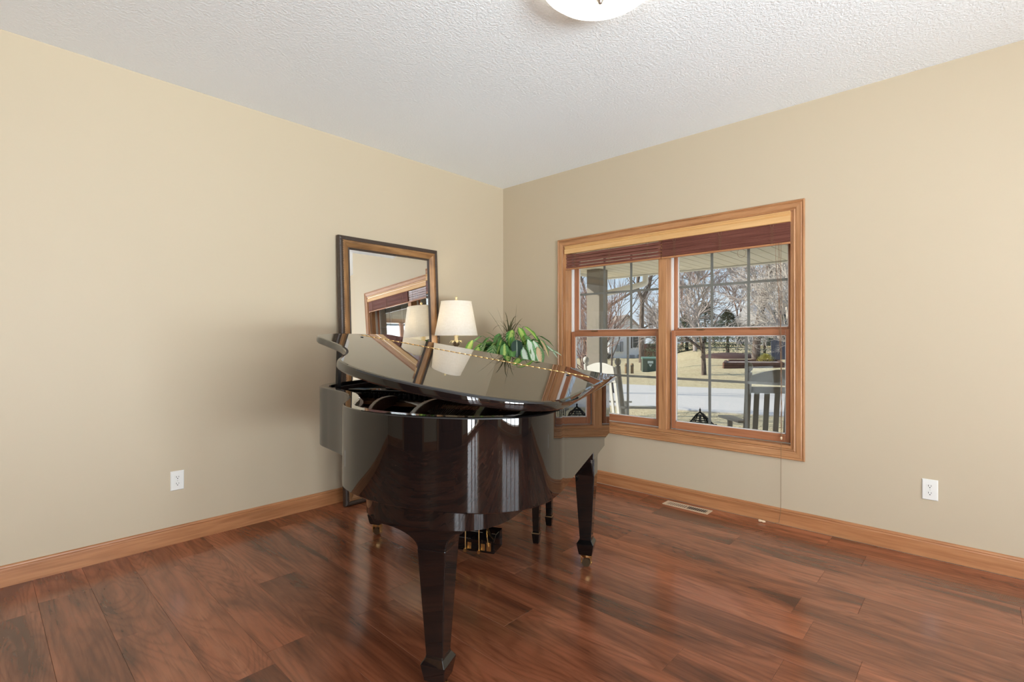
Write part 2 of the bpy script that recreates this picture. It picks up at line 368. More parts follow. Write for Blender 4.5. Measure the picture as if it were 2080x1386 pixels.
def sash(y0, y1, gy0, gy1, gz0, gz1, xf, z0, z1):
    s = empty('sash', (xf, (y0+y1)/2-oy, z0-oz)); s.parent = w1
    cy = (y0+y1)/2
    def bx(x0, x1, a, b2, c, d): return MB().box(x0, x1, a-cy, b2-cy, c-z0, d-z0)
    S = oak('sash', 'Z'); SY = oak('sash', 'Y')
    obj('stile', bx(0, .034, y0, gy0, z0, z1), S, s, bevel=.004); obj('stile', bx(0, .034, gy1, y1, z0, z1), S, s, bevel=.004)
    obj('rail', bx(0, .034, gy0, gy1, z0, gz0), SY, s, bevel=.004); obj('rail', bx(0, .034, gy0, gy1, gz1, z1), SY, s, bevel=.004)
    bd = MB(); e_ = .006
    for q in ((gy0, gy0+e_, gz0, gz1), (gy1-e_, gy1, gz0, gz1), (gy0, gy1, gz0, gz0+e_), (gy0, gy1, gz1-e_, gz1)): bd.box(.012, .026, q[0]-cy, q[1]-cy, q[2]-z0, q[3]-z0)
    obj('glazing_bead', bd, WVIN, s)
    obj('pane', bx(.014, .017, gy0+.002, gy1-.002, gz0+.002, gz1-.002), GLASS, s); obj('pane', bx(.028, .031, gy0+.002, gy1-.002, gz0+.002, gz1-.002), GLASS, s)
    for j in (1, 2):
        c = gy0+(gy1-gy0)*j/3; obj('grid_bar', bx(.0185, .0255, c-.009, c+.009, gz0, gz1), GRID, s)
    c = (gz0+gz1)/2; obj('grid_bar', bx(.019, .025, gy0, gy1, c-.009, c+.009), GRID, s)
    return s
for (a, b2) in ((-2.572, -1.788), (-1.635, -.845)):
    lo = -2.602 if a < -2 else YC+.048; hi = -.800 if a > -2 else YC-.048
    lo2, hi2 = lo, hi
    sash(lo2, hi2, a, b2, 1.305, 1.953, .112, 1.262, 2.0)          # upper sash, outer track
    sash(lo2, hi2, a+.004, b2-.004+(.012 if a > -2 else 0), .583, 1.248, .066, .528, 1.290)   # lower sash, inner track
    for yy in (a+.20, b2-.20): obj('sash_lock', wbox(.060, .082, yy-.028, yy+.028, 1.290, 1.300), BRASSD, w1, bevel=.003)

# blinds and valance
vprof = [(.012,1.988),(-.018,1.988),(-.021,1.992),(-.021,2.028),(-.013,2.036),(-.018,2.046),(-.024,2.052),(-.024,2.057),(.012,2.057)]
va = MB().prism([(p[0], p[1]-1.988) for p in vprof], OY0+.016, OY1-.016, 'Y')
vo = obj('valance', va, oak('valance', 'Y'), loc=(0, 0, 1.988)); tag(vo, 'honey oak valance board across the top of the window', 'valance')
def blind(ya, yb, loose, label):
    r = empty('window_blind', (-.002, (ya+yb)/2, 1.988), label=label, cat='blind', group='rolled-up wooden blinds in the window'); L = yb-ya; h = L/2
    obj('head_rail', MB().box(-.012, .024, -h, h, .002, .045), SLATW, r)
    zs = []
    if loose: 
        z = -.004
        for k in range(5):
            for j in range(3): zs.append(z-.010-j*.0016)
            z -= .0262
    else: zs = [-.003-.0066*k for k in range(20)]
    for k, z in enumerate(zs):
        a = .80+random.uniform(-.12, .12); 
        b = MB(); w, th = (.0092 if loose else .0125), .0011
        b.box(-w, w, -h+random.uniform(0, .004), h-random.uniform(0, .004), -th, th)
        if loose: a = 1.15
        b.xf(Matrix.Rotation(a, 4, 'Y')); obj('slat', b, SLATW, r, loc=(.004 if not loose else .006+(k % 3)*.003, 0, z))
    obj('bottom_rail', MB().box(-.012, .016, -h, h, -.006, .006), oak('base', 'Y'), r, bevel=.002, loc=(.002, 0, -.136))
    for q in (.12, .5, .88):
        y = -h+L*q
        c = MB(); 
        for dy in (-.012, .012):
            c.tube([(-.014, y+dy, .0)]+[(-.014-.002*(j % 2), y+dy*(1 if j % 2 else -1)*.8, -.135*j/8) for j in range(1, 9)], .0011, 5)
        obj('ladder_cord', c, CORD, r)
    return r, h
bl, h1 = blind(YC+.003, OY1-.018, True, 'raised dark brown wooden blind over the left sashes, daylight between its slats')
br, h2 = blind(OY0+.018, YC-.003, False, 'raised dark brown wooden blind stacked densely over the right sashes')
# lift cords at the right of the right blind
lc = MB(); y0 = -h2+.05
for k, dy in enumerate((0, .012, .022, .034)):
    pts = [(-.018, y0+dy, -.13-.05*j) for j in range(0, 27)]
    pts = [(p[0]+.002*math.sin(j*.9+k), p[1]-dy*min(1, j/18)+.003*math.sin(j*.7+k*2), p[2]) for j, p in enumerate(pts)]
    lc.tube(pts, .0012, 5)
lc.tube([(-.020, y0+.0, -1.44), (-.026, y0, -1.50), (-.030, y0, -1.85), (-.036, y0, -1.90), (-.037, y0+.01, -1.972), (-.06, y0+.05, -1.9835), (-.066, y0+.085, -1.982)], .0014, 6)
obj('lift_cord', lc, CORD, br)
obj('tassel', MB().lathe([(.002,0),(.006,.006),(.009,.016),(.005,.024),(.009,.030),(.010,.042),(.003,.046)], 12).xf(Matrix.Rotation(-PI/2, 4, 'X')), CORDL, br, smooth=True, loc=(-.066, y0+.082, -1.978))
obj('tassel', MB().lathe([(.002,0),(.006,.004),(.007,.016),(.002,.022)], 10), CORDL, br, smooth=True, loc=(-.020, y0, -1.43))
lp = MB(); 
lp.tube([(.0, h2*-.32+.02*math.sin(a)*1.4, -.13-.035*(1-math.cos(a))) for a in [j*.5 for j in range(11)]], .001, 5)
obj('cord_loop', lp, CORD, br)

# ------------------------------------------------------------------ outlets, floor register
def outlet(loc, rz, label):
    r = empty('wall_outlet', loc, rz, label=label, cat='outlet', group='white wall outlets')
    obj('cover_plate', MB().loft([[(-.035,0,-.0575),(.035,0,-.0575),(.035,0,.0575),(-.035,0,.0575)], [(-.035,-.003,-.0575),(.035,-.003,-.0575),(.035,-.003,.0575),(-.035,-.003,.0575)],
        [(-.031,-.007,-.0535),(.031,-.007,-.0535),(.031,-.007,.0535),(-.031,-.007,.0535)]]), WHITEPL, r)
    for s in (-1, 1):
        pts = [(.0165*math.cos(q)*1.0, max(-.0125, min(.0125, .0165*math.sin(q)))) for q in [2*PI*j/24 for j in range(24)]]
        rc = obj('receptacle', MB().prism(pts, -.0095, -.0065, 'Y'), WHITEPL, r, loc=(0, 0, s*.0195))
        sl = MB().box(-.0075, -.0052, -.0101, -.0094, -.001, .008).box(.0048, .0068, -.0101, -.0094, 0, .007)
        sl.prism([(.0028*math.cos(q), -.0065+.0028*math.sin(q)) for q in [2*PI*j/10 for j in range(10)]], -.0101, -.0094, 'Y')
        obj('slot', sl, SLOT, rc)
    obj('screw', MB().prism([(.003*math.cos(q), .003*math.sin(q)) for q in [2*PI*j/10 for j in range(10)]], -.0082, -.0068, 'Y'), mat('screw_white', (.6,.59,.56), .4), r)
outlet((-2.812, -.0005, .374), 0, 'white wall outlet on the left wall above the baseboard')
outlet((-.0005, -3.315, .379), -PI/2, 'white wall outlet on the window wall, right of the window')
VT = mat('almond_metal', (.62, .47, .33), .4)
v = empty('floor_register', (-.116, -1.965, .0), label='almond metal floor register beside the baseboard under the window', cat='vent')
fr_ = MB().box(-.048, -.030, -.168, .168, 0, .004).box(.030, .048, -.168, .168, 0, .004).box(-.03, .03, -.168, -.145, 0, .004).box(-.03, .03, .145, .168, 0, .004).box(-.03, .03, -.006, .006, 0, .004)
obj('frame', fr_, VT, v, bevel=.0012); obj('duct', MB().box(-.03, .03, -.145, .145, .0002, .0008), SLOT, v)
for s in (-1, 1):
    for k in range(9):
        y = s*(.018+k*.0148); lo = MB().box(-.03, .03, -.0028, .0028, -.0006, .0006).xf(Matrix.Rotation(s*.5, 4, 'X')); obj('louver', lo, VT, v, loc=(0, y, .0026))

# ------------------------------------------------------------------ ceiling light
cl = empty('ceiling_light', W(.365, 2.07, HC), label='round frosted glass flush ceiling light, lit', cat='ceiling light')
em = mat('frosted_glass_lit', (.85, .82, .76), .3); bs(em).inputs['Emission Color'].default_value = (1, .93, .80, 1); bs(em).inputs['Emission Strength'].default_value = 3.2
obj('glass_bowl', MB().lathe([(.245, -.022), (.255, -.03), (.245, -.045), (.21, -.075), (.15, -.10), (.08, -.115), (.0, -.12)], 64), em, cl, smooth=True)
obj('mounting_pan', MB().lathe([(.0, -.001), (.225, -.001), (.235, -.012), (.225, -.026), (.0, -.026)], 48), mat('pan_white', (.8,.8,.78), .4), cl, smooth=True, angle=50)
obj('finial', MB().lathe([(.0, -.140), (.008, -.136), (.010, -.128), (.018, -.122), (.018, -.117), (.0, -.117)], 16), mat('nickel', (.6,.58,.55), .3, metal=1), cl, smooth=True)

# ------------------------------------------------------------------ grand piano
A = math.radians(19)
ux = -math.cos(A)*Rv + math.sin(A)*Fv
P0 = W(.3997, 2.6913, 0); rzp = math.atan2(ux.y, ux.x)
piano = empty('grand_piano', P0, rzp, label='black lacquered baby grand piano with its lid slightly raised', cat='piano')
def spline(pts, m=10):
    o = []
    for i in range(len(pts)-1):
        p = [Vector(pts[max(0, min(len(pts)-1, j))]) for j in (i-1, i, i+1, i+2)]
        for k in range(m):
            q = k/m; o.append(.5*((2*p[1])+(-p[0]+p[2])*q+(2*p[0]-5*p[1]+4*p[2]-p[3])*q*q+(-p[0]+3*p[1]-3*p[2]+p[3])*q**3))
    o.append(Vector(pts[-1])); return o
CTRL = [(-.086,-.26),(-.086,.1),(-.086,.5),(-.086,.75),(-.086,.88),(-.084,.965),(-.062,1.085),(.005,1.182),(.110,1.240),(.22,1.262),(.33,1.267),(.44,1.254),(.545,1.222),(.63,1.180),(.705,1.120),(.762,1.03),(.83,.915),(.925,.800),(1.04,.705),(1.17,.625),(1.28,.555),(1.355,.455),(1.392,.33),(1.403,.18),(1.405,-.02),(1.405,-.26)]
OUT = spline(CTRL, 14)
def offs(line, d):          # positive d = outward (the line runs with the inside on its right)
    o = []
    for i, p in enumerate(line):
        t_ = (line[min(i+1, len(line)-1)]-line[max(i-1, 0)]).normalized(); nrm = Vector((-t_.y, t_.x)); o.append(p+nrm*d)
    return o
test = offs(OUT, .01)[4]
SG = 1 if test.x < OUT[4].x else -1
off = lambda d: offs(OUT, SG*d)
ZB, ZT = .672, .973
def band(lines):            # lines: list of (offset, z) going round the section of an open strip
    b = MB(); n = len(OUT); m = len(lines); rr = [off(d) for d, z in lines]
    vs = [(rr[j][i].x, rr[j][i].y, lines[j][1]) for i in range(n) for j in range(m)]
    fs = [(i*m+j, i*m+(j+1) % m, (i+1)*m+(j+1) % m, (i+1)*m+j) for i in range(n-1) for j in range(m)]
    fs += [tuple(range(m)), tuple(range((n-1)*m, n*m))[::-1]]
    return b.add(vs, fs)
rim = band([(0, ZB+.004), (0, ZT-.006), (-.002, ZT-.002), (-.006, ZT), (-.040, ZT), (-.045, ZT-.004), (-.045, ZB), (-.004, ZB)])
obj('rim', rim, GLOSS, piano, smooth=True, angle=13)
ln = band([(-.0455, .82), (-.0455, ZT-.02), (-.058, ZT-.022), (-.058, .82)]); obj('inner_rim', ln, BLKW, piano, smooth=True, angle=35)
def slab(d, z0, z1, t0=None, t1=None):
    q = [(p.x, p.y) for p in off(d)]
    if t0 is not None: q = [p for p in q if p[1] >= t0]
    return MB().prism(q, z0, z1)
obj('soundboard', slab(-.050, .80, .815), SOUND, piano)
# narrower lower case under the tail
LOW = offs(OUT, SG*-.16)
lowpts = [(.05,.25),(.05,.55),(.05,.80),(.055,.98),(.078,1.10),(.135,1.185),(.236,1.222),(.33,1.230),(.44,1.222),(.53,1.19),(.60,1.12),(.66,1.0),(.72,.85),(.76,.7),(.78,.5),(.78,.25)]
lowl = [(p.x, p.y) for p in spline(lowpts, 12)]
obj('lower_case', MB().prism(lowl, .600, ZB+.01), GLOSS, piano, smooth=True, angle=25)
obj('keybed', MB().box(-.06, 1.38, -.25, .12, .60, .68), GLOSS, piano, bevel=.004)
obj('key_slip', MB().box(-.04, 1.36, -.262, -.24, .64, .72), GLOSS, piano, bevel=.004)
obj('fallboard', MB().loft([[(-.04, y, z) for y, z in ((-.235,.72),(-.235,.76),(-.12,.80),(-.05,.90),(-.035,.90),(-.035,.72))], [(1.36, y, z) for y, z in ((-.235,.72),(-.235,.76),(-.12,.80),(-.05,.90),(-.035,.90),(-.035,.72))]]), GLOSS, piano)
obj('music_desk', MB().box(.03, 1.30, .03, .30, .925, .94).box(.25, 1.07, .06, .28, .941, .952), GLOSS, piano, bevel=.004)
obj('stretcher', MB().box(-.04, 1.36, -.02, .02, .88, .965), BLK, piano, bevel=.003)
# iron plate, ribs, strings
plq = [p for p in off(-.075) if p.y > .05]
pl_ = MB(); inner = [p for p in off(-.15) if p.y > .30]
obj('iron_plate', MB().prism([(.0,.05),(1.30,.05),(1.30,.33),(.9,.36),(.45,.36),(0,.33)], .862, .882), PLATE, piano, bevel=.004)
hp = band([(-.075, .872), (-.075, .882), (-.135, .882), (-.135, .872)]); hp.v = [(x, max(y, .3), z) for x, y, z in hp.v]
obj('hitch_plate', hp, PLATE, piano)
for (a, b2, w_) in (((.10,.3),(.06,1.10),.02), ((.38,.3),(.16,1.17),.022), ((.70,.3),(.42,1.16),.022), ((.98,.3),(.70,.98),.02), ((1.2,.3),(1.02,.62),.018)):
    n_ = 8; rr = []
    for k in range(n_+1):
        q = k/n_; x = a[0]+(b2[0]-a[0])*q+.03*math.sin(q*PI); y = a[1]+(b2[1]-a[1])*q; zt = .905+.030*math.sin(q*PI)**.6
        rr.append([(x-w_/2, y, .872), (x+w_/2, y, .872), (x+w_/2, y, zt), (x-w_/2, y, zt)])
    obj('plate_rib', MB().loft(rr), PLATE2, piano, bevel=.003)
sg = MB()
for k in range(70):
    q = k/69; xa = .02+1.26*q; yb = 1.12-.70*max(0, q-.25)/.75 if q > .25 else 1.12
    sg.tube([(xa, .16, .895), (xa*.62+.02, yb*.98, .892)], .0011, 3, cap=False)
obj('strings', sg, STRING, piano)['kind'] = 'stuff'
pn = MB()
for k in range(80):
    for j in range(3): x = .03+1.24*k/79+.004*j; pn.box(x-.0022, x+.0022, .07+.018*j-.002, .07+.018*j+.002, .88, .905)
obj('tuning_pins', pn, STRING, piano)['kind'] = 'stuff'
dm = MB()
for k in range(40):
    x = .05+1.2*k/39; dm.box(x-.006, x+.006, .315, .345, .897, .925)
obj('dampers', dm, BLK, piano)['kind'] = 'stuff'

# lid (hinged on the bass side), front flap and continuous brass hinge
LA = math.radians(9.1); HX, HZ = -.100, ZT+.006; TH_L = .034
def lidv(p):                # lid coordinates (s, t, height) -> piano coordinates
    x = p[0]-HX; return (HX+x*math.cos(LA)-p[2]*math.sin(LA), p[1], HZ+x*math.sin(LA)+p[2]*math.cos(LA))
LH = .11                  # where the front flap joins
outl = off(.020)
main = [p for p in outl if p.y > LH]
def bull(polyf, th):
    prof_ = [(-.014, 0), (-.005, .002), (-.001, .007), (0, th*.5), (-.001, th-.007), (-.005, th-.002), (-.014, th)]
    return [(d, z) for d, z in prof_], polyf
def lid_mesh(sel):
    rings = []
    for d, z in ((-.014, 0), (-.005, .002), (-.001, .007), (0, TH_L*.5), (-.001, TH_L-.007), (-.005, TH_L-.002), (-.014, TH_L)):
        L_ = off(.030+d); pts = sel(L_, d)
        rings.append([lidv((p[0], p[1], z)) for p in pts])
    b = MB().loft(rings); n = len(rings[0]); b.f = b.f[:-2]
    b.add(rings[0], [tuple(range(n))[::-1]]); b.add(rings[-1], [tuple(range(n))]); return b
idx = [i for i, p in enumerate(OUT) if p.y > LH+.01]
def sel_main(L_, d):
    a, b2 = L_[idx[0]], L_[idx[-1]]
    return [(a.x, LH)]+[(L_[i].x, L_[i].y) for i in idx]+[(b2.x, LH)]
obj('lid', lid_mesh(sel_main), GLOSS, piano, smooth=True, angle=32)
def sel_flap(L_, d):
    x0_, x1_ = L_[0].x, L_[-1].x
    return [(x1_, LH-.003), (x1_, -.285-d), (x0_, -.285-d), (x0_, LH-.003)][::-1] if False else [(x0_, -.275-d), (x0_, LH-.003), (x1_, LH-.003), (x1_, -.275-d)]
obj('front_flap', lid_mesh(sel_flap), GLOSS, piano, smooth=True, angle=32)
hb = MB()
for k in range(42):
    x = -.030+k*.0335; hb.tube([lidv((x, LH-.0015, TH_L+.0012)), lidv((x+.030, LH-.0015, TH_L+.0008))], .0018, 8)
hb.v = hb.v
hs_ = MB(); hs_.v = [lidv(p) for p in MB().box(-.03, 1.385, LH-.007, LH+.004, TH_L-.0005, TH_L+.0007).v]; hs_.f = MB().box(0,1,0,1,0,1).f
ho = obj('piano_hinge', hs_, BRASS, piano); obj('knuckles', hb, BRASS, ho, smooth=True)
for (x, y) in ((1.28, .23), (.06, .22)):
    bm_ = MB().lathe([(.0, 0), (.008, 0), (.008, .003), (.0, .004)], 12); bm_.v = [lidv((x+p[0], y+p[1], TH_L+p[2])) for p in bm_.v]; obj('rubber_button', bm_, SLOT, piano, smooth=True)
# short prop stick
top = lidv((1.265, .42, 0)); obj('lid_prop', MB().rects([(ZT-.06, .009, .012, 1.275, .42), (top[2]-.002, .009, .012, 1.265, .42)]), BLK, piano, bevel=.002)

# legs
BD0 = mat('dark_caster', (.10,.065,.035), .45, metal=.8)
def piano_leg(x, y, hz, top_z, label=None):
    lg = obj('leg', MB().rects([(.068, .032, .032), (.075, .036, .036), (.125, .045, .045), (.131, .045, .045), (.150, .033, .033), (.158, .031, .031), (hz, .052, .052), (top_z, .052, .052)]), GLOSS, piano, bevel=.003, loc=(x, y, 0))
    c = MB().tube([(0, -.012, .022), (0, .012, .022)], .022, 16)
    w_ = obj('caster_wheel', c, BD0, lg, smooth=True, angle=40)
    h_ = MB().lathe([(.024, .052), (.026, .056), (.026, .068), (.0, .068)][::-1], 20).box(-.028, -.023, -.014, .014, .012, .058).box(.023, .028, -.014, .014, .012, .058).box(-.028, .028, -.012, .012, .048, .056).tube([(-.03, 0, .022), (.03, 0, .022)], .006, 10)
    obj('caster_fork', h_, BRASS, lg, smooth=True, angle=40)
    return lg
piano_leg(0, 0, .50, .62); piano_leg(1.318, -.015, .50, .62)
tl = piano_leg(.291, 1.150, .515, .522)
# scroll brackets: tail leg (spread along the width) and front legs
def arc(cx, cz, r, a0, a1, n=10): return [(cx+r*math.cos(a0+(a1-a0)*k/n), cz+r*math.sin(a0+(a1-a0)*k/n)) for k in range(n+1)]
pr = [(-.052, .517)]+[(-.052-.055*(1-math.cos(q))*1.0, .517+.068*math.sin(q)) for q in [k*PI/20 for k in range(1, 11)]]+[(-.13, .61), (.24, .61)]
pr += [(.052+.17*(1-math.cos(q)), .517+.068*math.sin(q)) for q in [k*PI/20 for k in range(10, 0, -1)]]+[(.052, .517)]
obj('leg_bracket', MB().prism(pr, -.052, .052, 'Y'), GLOSS, piano, bevel=.004, loc=(.291, 1.148, 0))
for x in (0, 1.318):
    pr = [(-.054, .50)]+[(-.054-.16*(1-math.cos(q)), .50+.10*math.sin(q)) for q in [k*PI/20 for k in range(1, 11)]]+[(-.214, .62), (.10, .62), (.10, .58), (.054, .50)]
    obj('leg_bracket', MB().prism(pr, -.045, .045, 'X'), GLOSS, piano, bevel=.004, loc=(x, 0, 0))
# pedal lyre
ly = obj('pedal_box', MB().prism([(-.03,.060),(.10,.060),(.10,.128),(.07,.158),(-.03,.158)], .47, .85, 'X'), GLOSS, piano, bevel=.004, loc=(0, .06, 0))
for x in (.56, .76): obj('lyre_post', MB().rects([(.150, .018, .018), (.61, .022, .022)]), GLOSS, ly, bevel=.003, loc=(x, 0, 0))
for k, x in enumerate((.57, .66, .75)):
    p_ = MB().rects([(0, .012, .05), (.012, .010, .048)]); obj('pedal', p_, BRASS, ly, bevel=.004, loc=(x, -.08, .063))
for x in (.55, .63, .71):
    rd = MB().tube([(x, .118, .068), (x, .118, .62)], .0035, 8).box(x-.008, x+.008, .10, .125, .062, .080).box(x-.028, x-.006, .100, .104, .075, .110)
    obj('pedal_rod', rd, BRASS, ly, smooth=True, angle=40)
obj('brass_bracket', MB().box(.487, .512, .1005, .1045, .075, .120).tube([(.50, .106, .10), (.505, .112, .155), (.515, .09, .18)], .003, 8), BRASS, ly)
obj('brace_rod', MB().tube([(.50, .08, .15), (.50, .42, .60)], .006, 8), BRASS, ly, smooth=True)

# bench on the far side of the piano
BP = W(.3997, 2.6913, 0) 
def pl(s, t_): 
    uy = -math.sin(A)*Rv - math.cos(A)*Fv
    return P0+ux*s+uy*t_
bc = pl(.70, -.36); bench = empty('piano_bench', (bc.x, bc.y, 0), rzp, label='black piano bench with tapered legs tucked behind the piano', cat='bench')
for x in (-.36, .36):
    for y in (-.15, .15):
        lg = obj('leg', MB().rects([(.0, .016, .016), (.008, .018, .018), (.055, .023, .023), (.062, .023, .023), (.072, .018, .018), (.40, .028, .028)]), GLOSS, bench, bevel=.002, loc=(x, y, 0))
        obj('brass_ring', MB().rects([(.060, .0236, .0236), (.066, .0236, .0236)]), BRASSD, lg)
obj('apron', MB().box(-.37, .37, -.165, .165, .38, .44), GLOSS, bench, bevel=.003)
obj('seat', MB().box(-.40, .40, -.19, .19, .44, .49), BLK, bench, bevel=.012, seg=3)

# ------------------------------------------------------------------ leaning mirror
MW, MH = .922, 1.995; LEAN = math.atan2(.100, 1.98)
mr = empty('leaning_mirror', (-1.346, -.122, .002), label='tall mirror in a bronze and black beaded frame leaning on the wall behind the piano', cat='mirror')
mr.rotation_euler = (-LEAN, 0, 0)
FR_D = mat('frame_dark', (.05, .032, .022), .4); t = FR_D.node_tree
bump(FR_D, noise(t, ocoord(t), 120, 2), .6, .004)
def bronze(axis):
    m = mat('frame_bronze_'+axis, (.3,.16,.07), .32, metal=.35, spec=.6); t = m.node_tree
    k = {'X': (3, 30, 30), 'Z': (30, 30, 3)}[axis]
    a = noise(t, mapping(t, ocoord(t), k), 1, 4, .6, .6); b_ = noise(t, ocoord(t), 5, 3)
    cA = ramp(t, a, [(.32, (.10,.05,.022)), (.5, (.33,.165,.065)), (.7, (.52,.30,.12))]); t.links.new(mixc(t, .4, cA, ramp(t, b_, [(.35, (.12,.06,.03)), (.65, (.50,.27,.11))])), bs(m).inputs['Base Color']); bump(m, a, .15, .003); return m
def ringside(prof_, k):      # mitred frame members from a profile (inward distance u, proud h)
    c = [(-MW/2, 0), (MW/2, 0), (MW/2, MH), (-MW/2, MH)]; o_ = [(1,1), (-1,1), (-1,-1), (1,-1)]
    a, b2 = c[k], c[(k+1) % 4]; oa, ob = o_[k], o_[(k+1) % 4]
    r0 = [(a[0]+oa[0]*u, -hh, a[1]+oa[1]*u) for u, hh in prof_]; r1 = [(b2[0]+ob[0]*u, -hh, b2[1]+ob[1]*u) for u, hh in prof_]
    return MB().loft([r0, r1])
BR = {'X': bronze('X'), 'Z': bronze('Z')}
for k in range(4):
    ax = 'X' if k % 2 == 0 else 'Z'
    fo = obj('frame_side', ringside([(.030,0),(.030,.036),(.036,.040),(.050,.039),(.070,.026),(.082,.020),(.082,0)], k), BR[ax], mr)
    obj('outer_edge', ringside([(0,-.0),(0,.030),(.005,.036),(.016,.040),(.0305,.036),(.0305,0)], k), FR_D, fo)
    obj('inner_edge', ringside([(.0815,0),(.0815,.021),(.086,.024),(.091,.022),(.096,.014),(.096,0)], k), FR_D, fo)
    bd = MB(); hor = k % 2 == 0; L = MW if hor else MH; n_ = int(L/.0135)
    for j in range(1, n_):
        q = j/n_; 
        if hor: c_ = (-MW/2+MW*q, -.039, .0315 if k == 0 else MH-.0315)
        else: c_ = ((MW/2-.0315) if k == 1 else (-MW/2+.0315), -.039, MH*q)
        r = .0042; bd.add([(c_[0]-r,c_[1],c_[2]),(c_[0],c_[1],c_[2]-r),(c_[0]+r,c_[1],c_[2]),(c_[0],c_[1],c_[2]+r),(c_[0],c_[1]-r,c_[2])], [(0,1,4),(1,2,4),(2,3,4),(3,0,4)])
    obj('beading', bd, FR_D, fo)['kind'] = 'stuff'
x0_, x1_, z0_, z1_ = -MW/2+.094, MW/2-.094, .094, MH-.094; bv = .026
g_ = MB(); g_.add([(x0_,-.0120,z0_),(x1_,-.0120,z0_),(x1_,-.0120,z1_),(x0_,-.0120,z1_),(x0_+bv,-.014,z0_+bv),(x1_-bv,-.014,z0_+bv),(x1_-bv,-.014,z1_-bv),(x0_+bv,-.014,z1_-bv)],
  [(4,5,6,7),(0,1,5,4),(1,2,6,5),(2,3,7,6),(3,0,4,7)])
obj('mirror_glass', g_, MIR, mr)
obj('backing', MB().box(-MW/2+.02, MW/2-.02, -.011, 0, .02, MH-.02), BLKW, mr)

# ------------------------------------------------------------------ side table, lamp, plant
tb = empty('console_table', (-.70, -.40, 0), label='dark narrow console table in the corner behind the piano, under lamp and plant', cat='table')
obj('tabletop', MB().box(-.45, .45, -.20, .20, .735, .765), BLKW, tb, bevel=.004)
for x in (-.41, .41):
    for y in (-.16, .16): obj('leg', MB().rects([(0, .014, .014), (.735, .022, .022)]), BLKW, tb, loc=(x, y, 0))
obj('apron', MB().box(-.42, .42, -.17, .17, .66, .736), BLKW, tb)
LX, LY = -.878, -.300
lm = empty('table_lamp', (LX, LY, .7655), label='table lamp with a cream linen shade and leafy brass collar', cat='lamp')
SH = mat('linen_shade', (.88, .86, .82), .85, spec=.2); t = SH.node_tree
uvw = ocoord(t); wx_ = noise(t, mapping(t, uvw, (260, 260, 25)), 1, 3); wy_ = noise(t, mapping(t, uvw, (20, 20, 300)), 1, 3)
wv_ = mixc(t, .5, wx_, wy_); t.links.new(ramp(t, wv_, [(.35, (.80,.77,.72)), (.65, (.95,.935,.91))]), bs(SH).inputs['Base Color']); bump(SH, wv_, .3, .002)
tl_ = N(t, 'ShaderNodeBsdfTranslucent'); tl_.inputs[0].default_value = (.95,.90,.80,1); ms = N(t, 'ShaderNodeMixShader'); ms.inputs[0].default_value = .38
out_ = [n for n in t.nodes if n.type == 'OUTPUT_MATERIAL'][0]; t.links.new(bs(SH).outputs[0], ms.inputs[1]); t.links.new(tl_.outputs[0], ms.inputs[2]); t.links.new(ms.outputs[0], out_.inputs[0])
zb, zt = 1.2535-.7655, 1.540-.7655
sh = MB(); n_ = 64
prof_ = [(.1795, zb), (.1800, zb+.006), (.1785, zb+.009), (.1285, zt-.008), (.1300, zt-.005), (.1290, zt), (.1265, zt-.002), (.1768, zb+.003)]
vs = [(r*math.cos(2*PI*k/n_), r*math.sin(2*PI*k/n_), z) for r, z in prof_ for k in range(n_)]; m_ = len(prof_)
fs = [(i*n_+k, i*n_+(k+1) % n_, ((i+1) % m_)*n_+(k+1) % n_, ((i+1) % m_)*n_+k) for i in range(m_) for k in range(n_)]
so = obj('lamp_shade', sh.add(vs, fs), SH, lm, smooth=True, angle=50)
a_ = 1.45; sm = MB(); pts_ = []
for da in (-.035, .035):
    for r, z in ((.1803, zb+.002), (.1303, zt-.002)): pts_.append((r*math.cos(a_+da), r*math.sin(a_+da), z))
sm.add(pts_+[(p[0]*1.004, p[1]*1.004, p[2]) for p in pts_], [(0,1,3,2), (4,6,7,5), (0,4,5,1), (2,3,7,6), (0,2,6,4), (1,5,7,3)]); obj('seam', sm, mat('seam_linen', (.42,.36,.27), .9), so)
PB = mat('pale_brass', (.86, .74, .44), .35, metal=.6); BD = mat('antique_bronze', (.20, .13, .075), .4, metal=.6); CRM = mat('cream_sleeve', (.80, .68, .42), .5)
obj('finial', MB().lathe([(.0, zt+.008), (.014, zt+.010), (.009, zt+.016), (.005, zt+.020), (.010, zt+.026), (.012, zt+.034), (.006, zt+.042), (.0, zt+.045)], 16), PB, lm, smooth=True)
obj('harp', MB().tube([(0, -.02, zb-.02), (0, -.07, zb+.08), (0, -.06, zt-.06), (0, 0, zt+.008), (0, .06, zt-.06), (0, .07, zb+.08), (0, .02, zb-.02)], .0022, 8).tube([(-.128, 0, zt-.004), (.128, 0, zt-.004)], .002, 6).tube([(0, -.128, zt-.004), (0, .128, zt-.004)], .002, 6), PB, lm, smooth=True)
zc = 1.205-.7655
obj('candle_sleeve', MB().lathe([(.0, zc-.01), (.015, zc-.01), (.0145, zb+.02), (.0, zb+.02)], 20), CRM, lm, smooth=True, angle=50)
for k in range(8):
    a = 2*PI*k/8+.2; b = MB(); rr = []
    for j, (r, z, w_) in enumerate(((.014, zc-.004, .008), (.026, zc+.006, .013), (.040, zc+.006, .015), (.050, zc-.003, .011), (.056, zc-.014, .003))):
        rr.append([(r, -w_, z), (r, w_, z), (r, w_, z+.002), (r, -w_, z+.002)])
    b.loft(rr).xf(Matrix.Rotation(a, 4, 'Z')); obj('collar_leaf', b, PB, lm, smooth=True, angle=60)
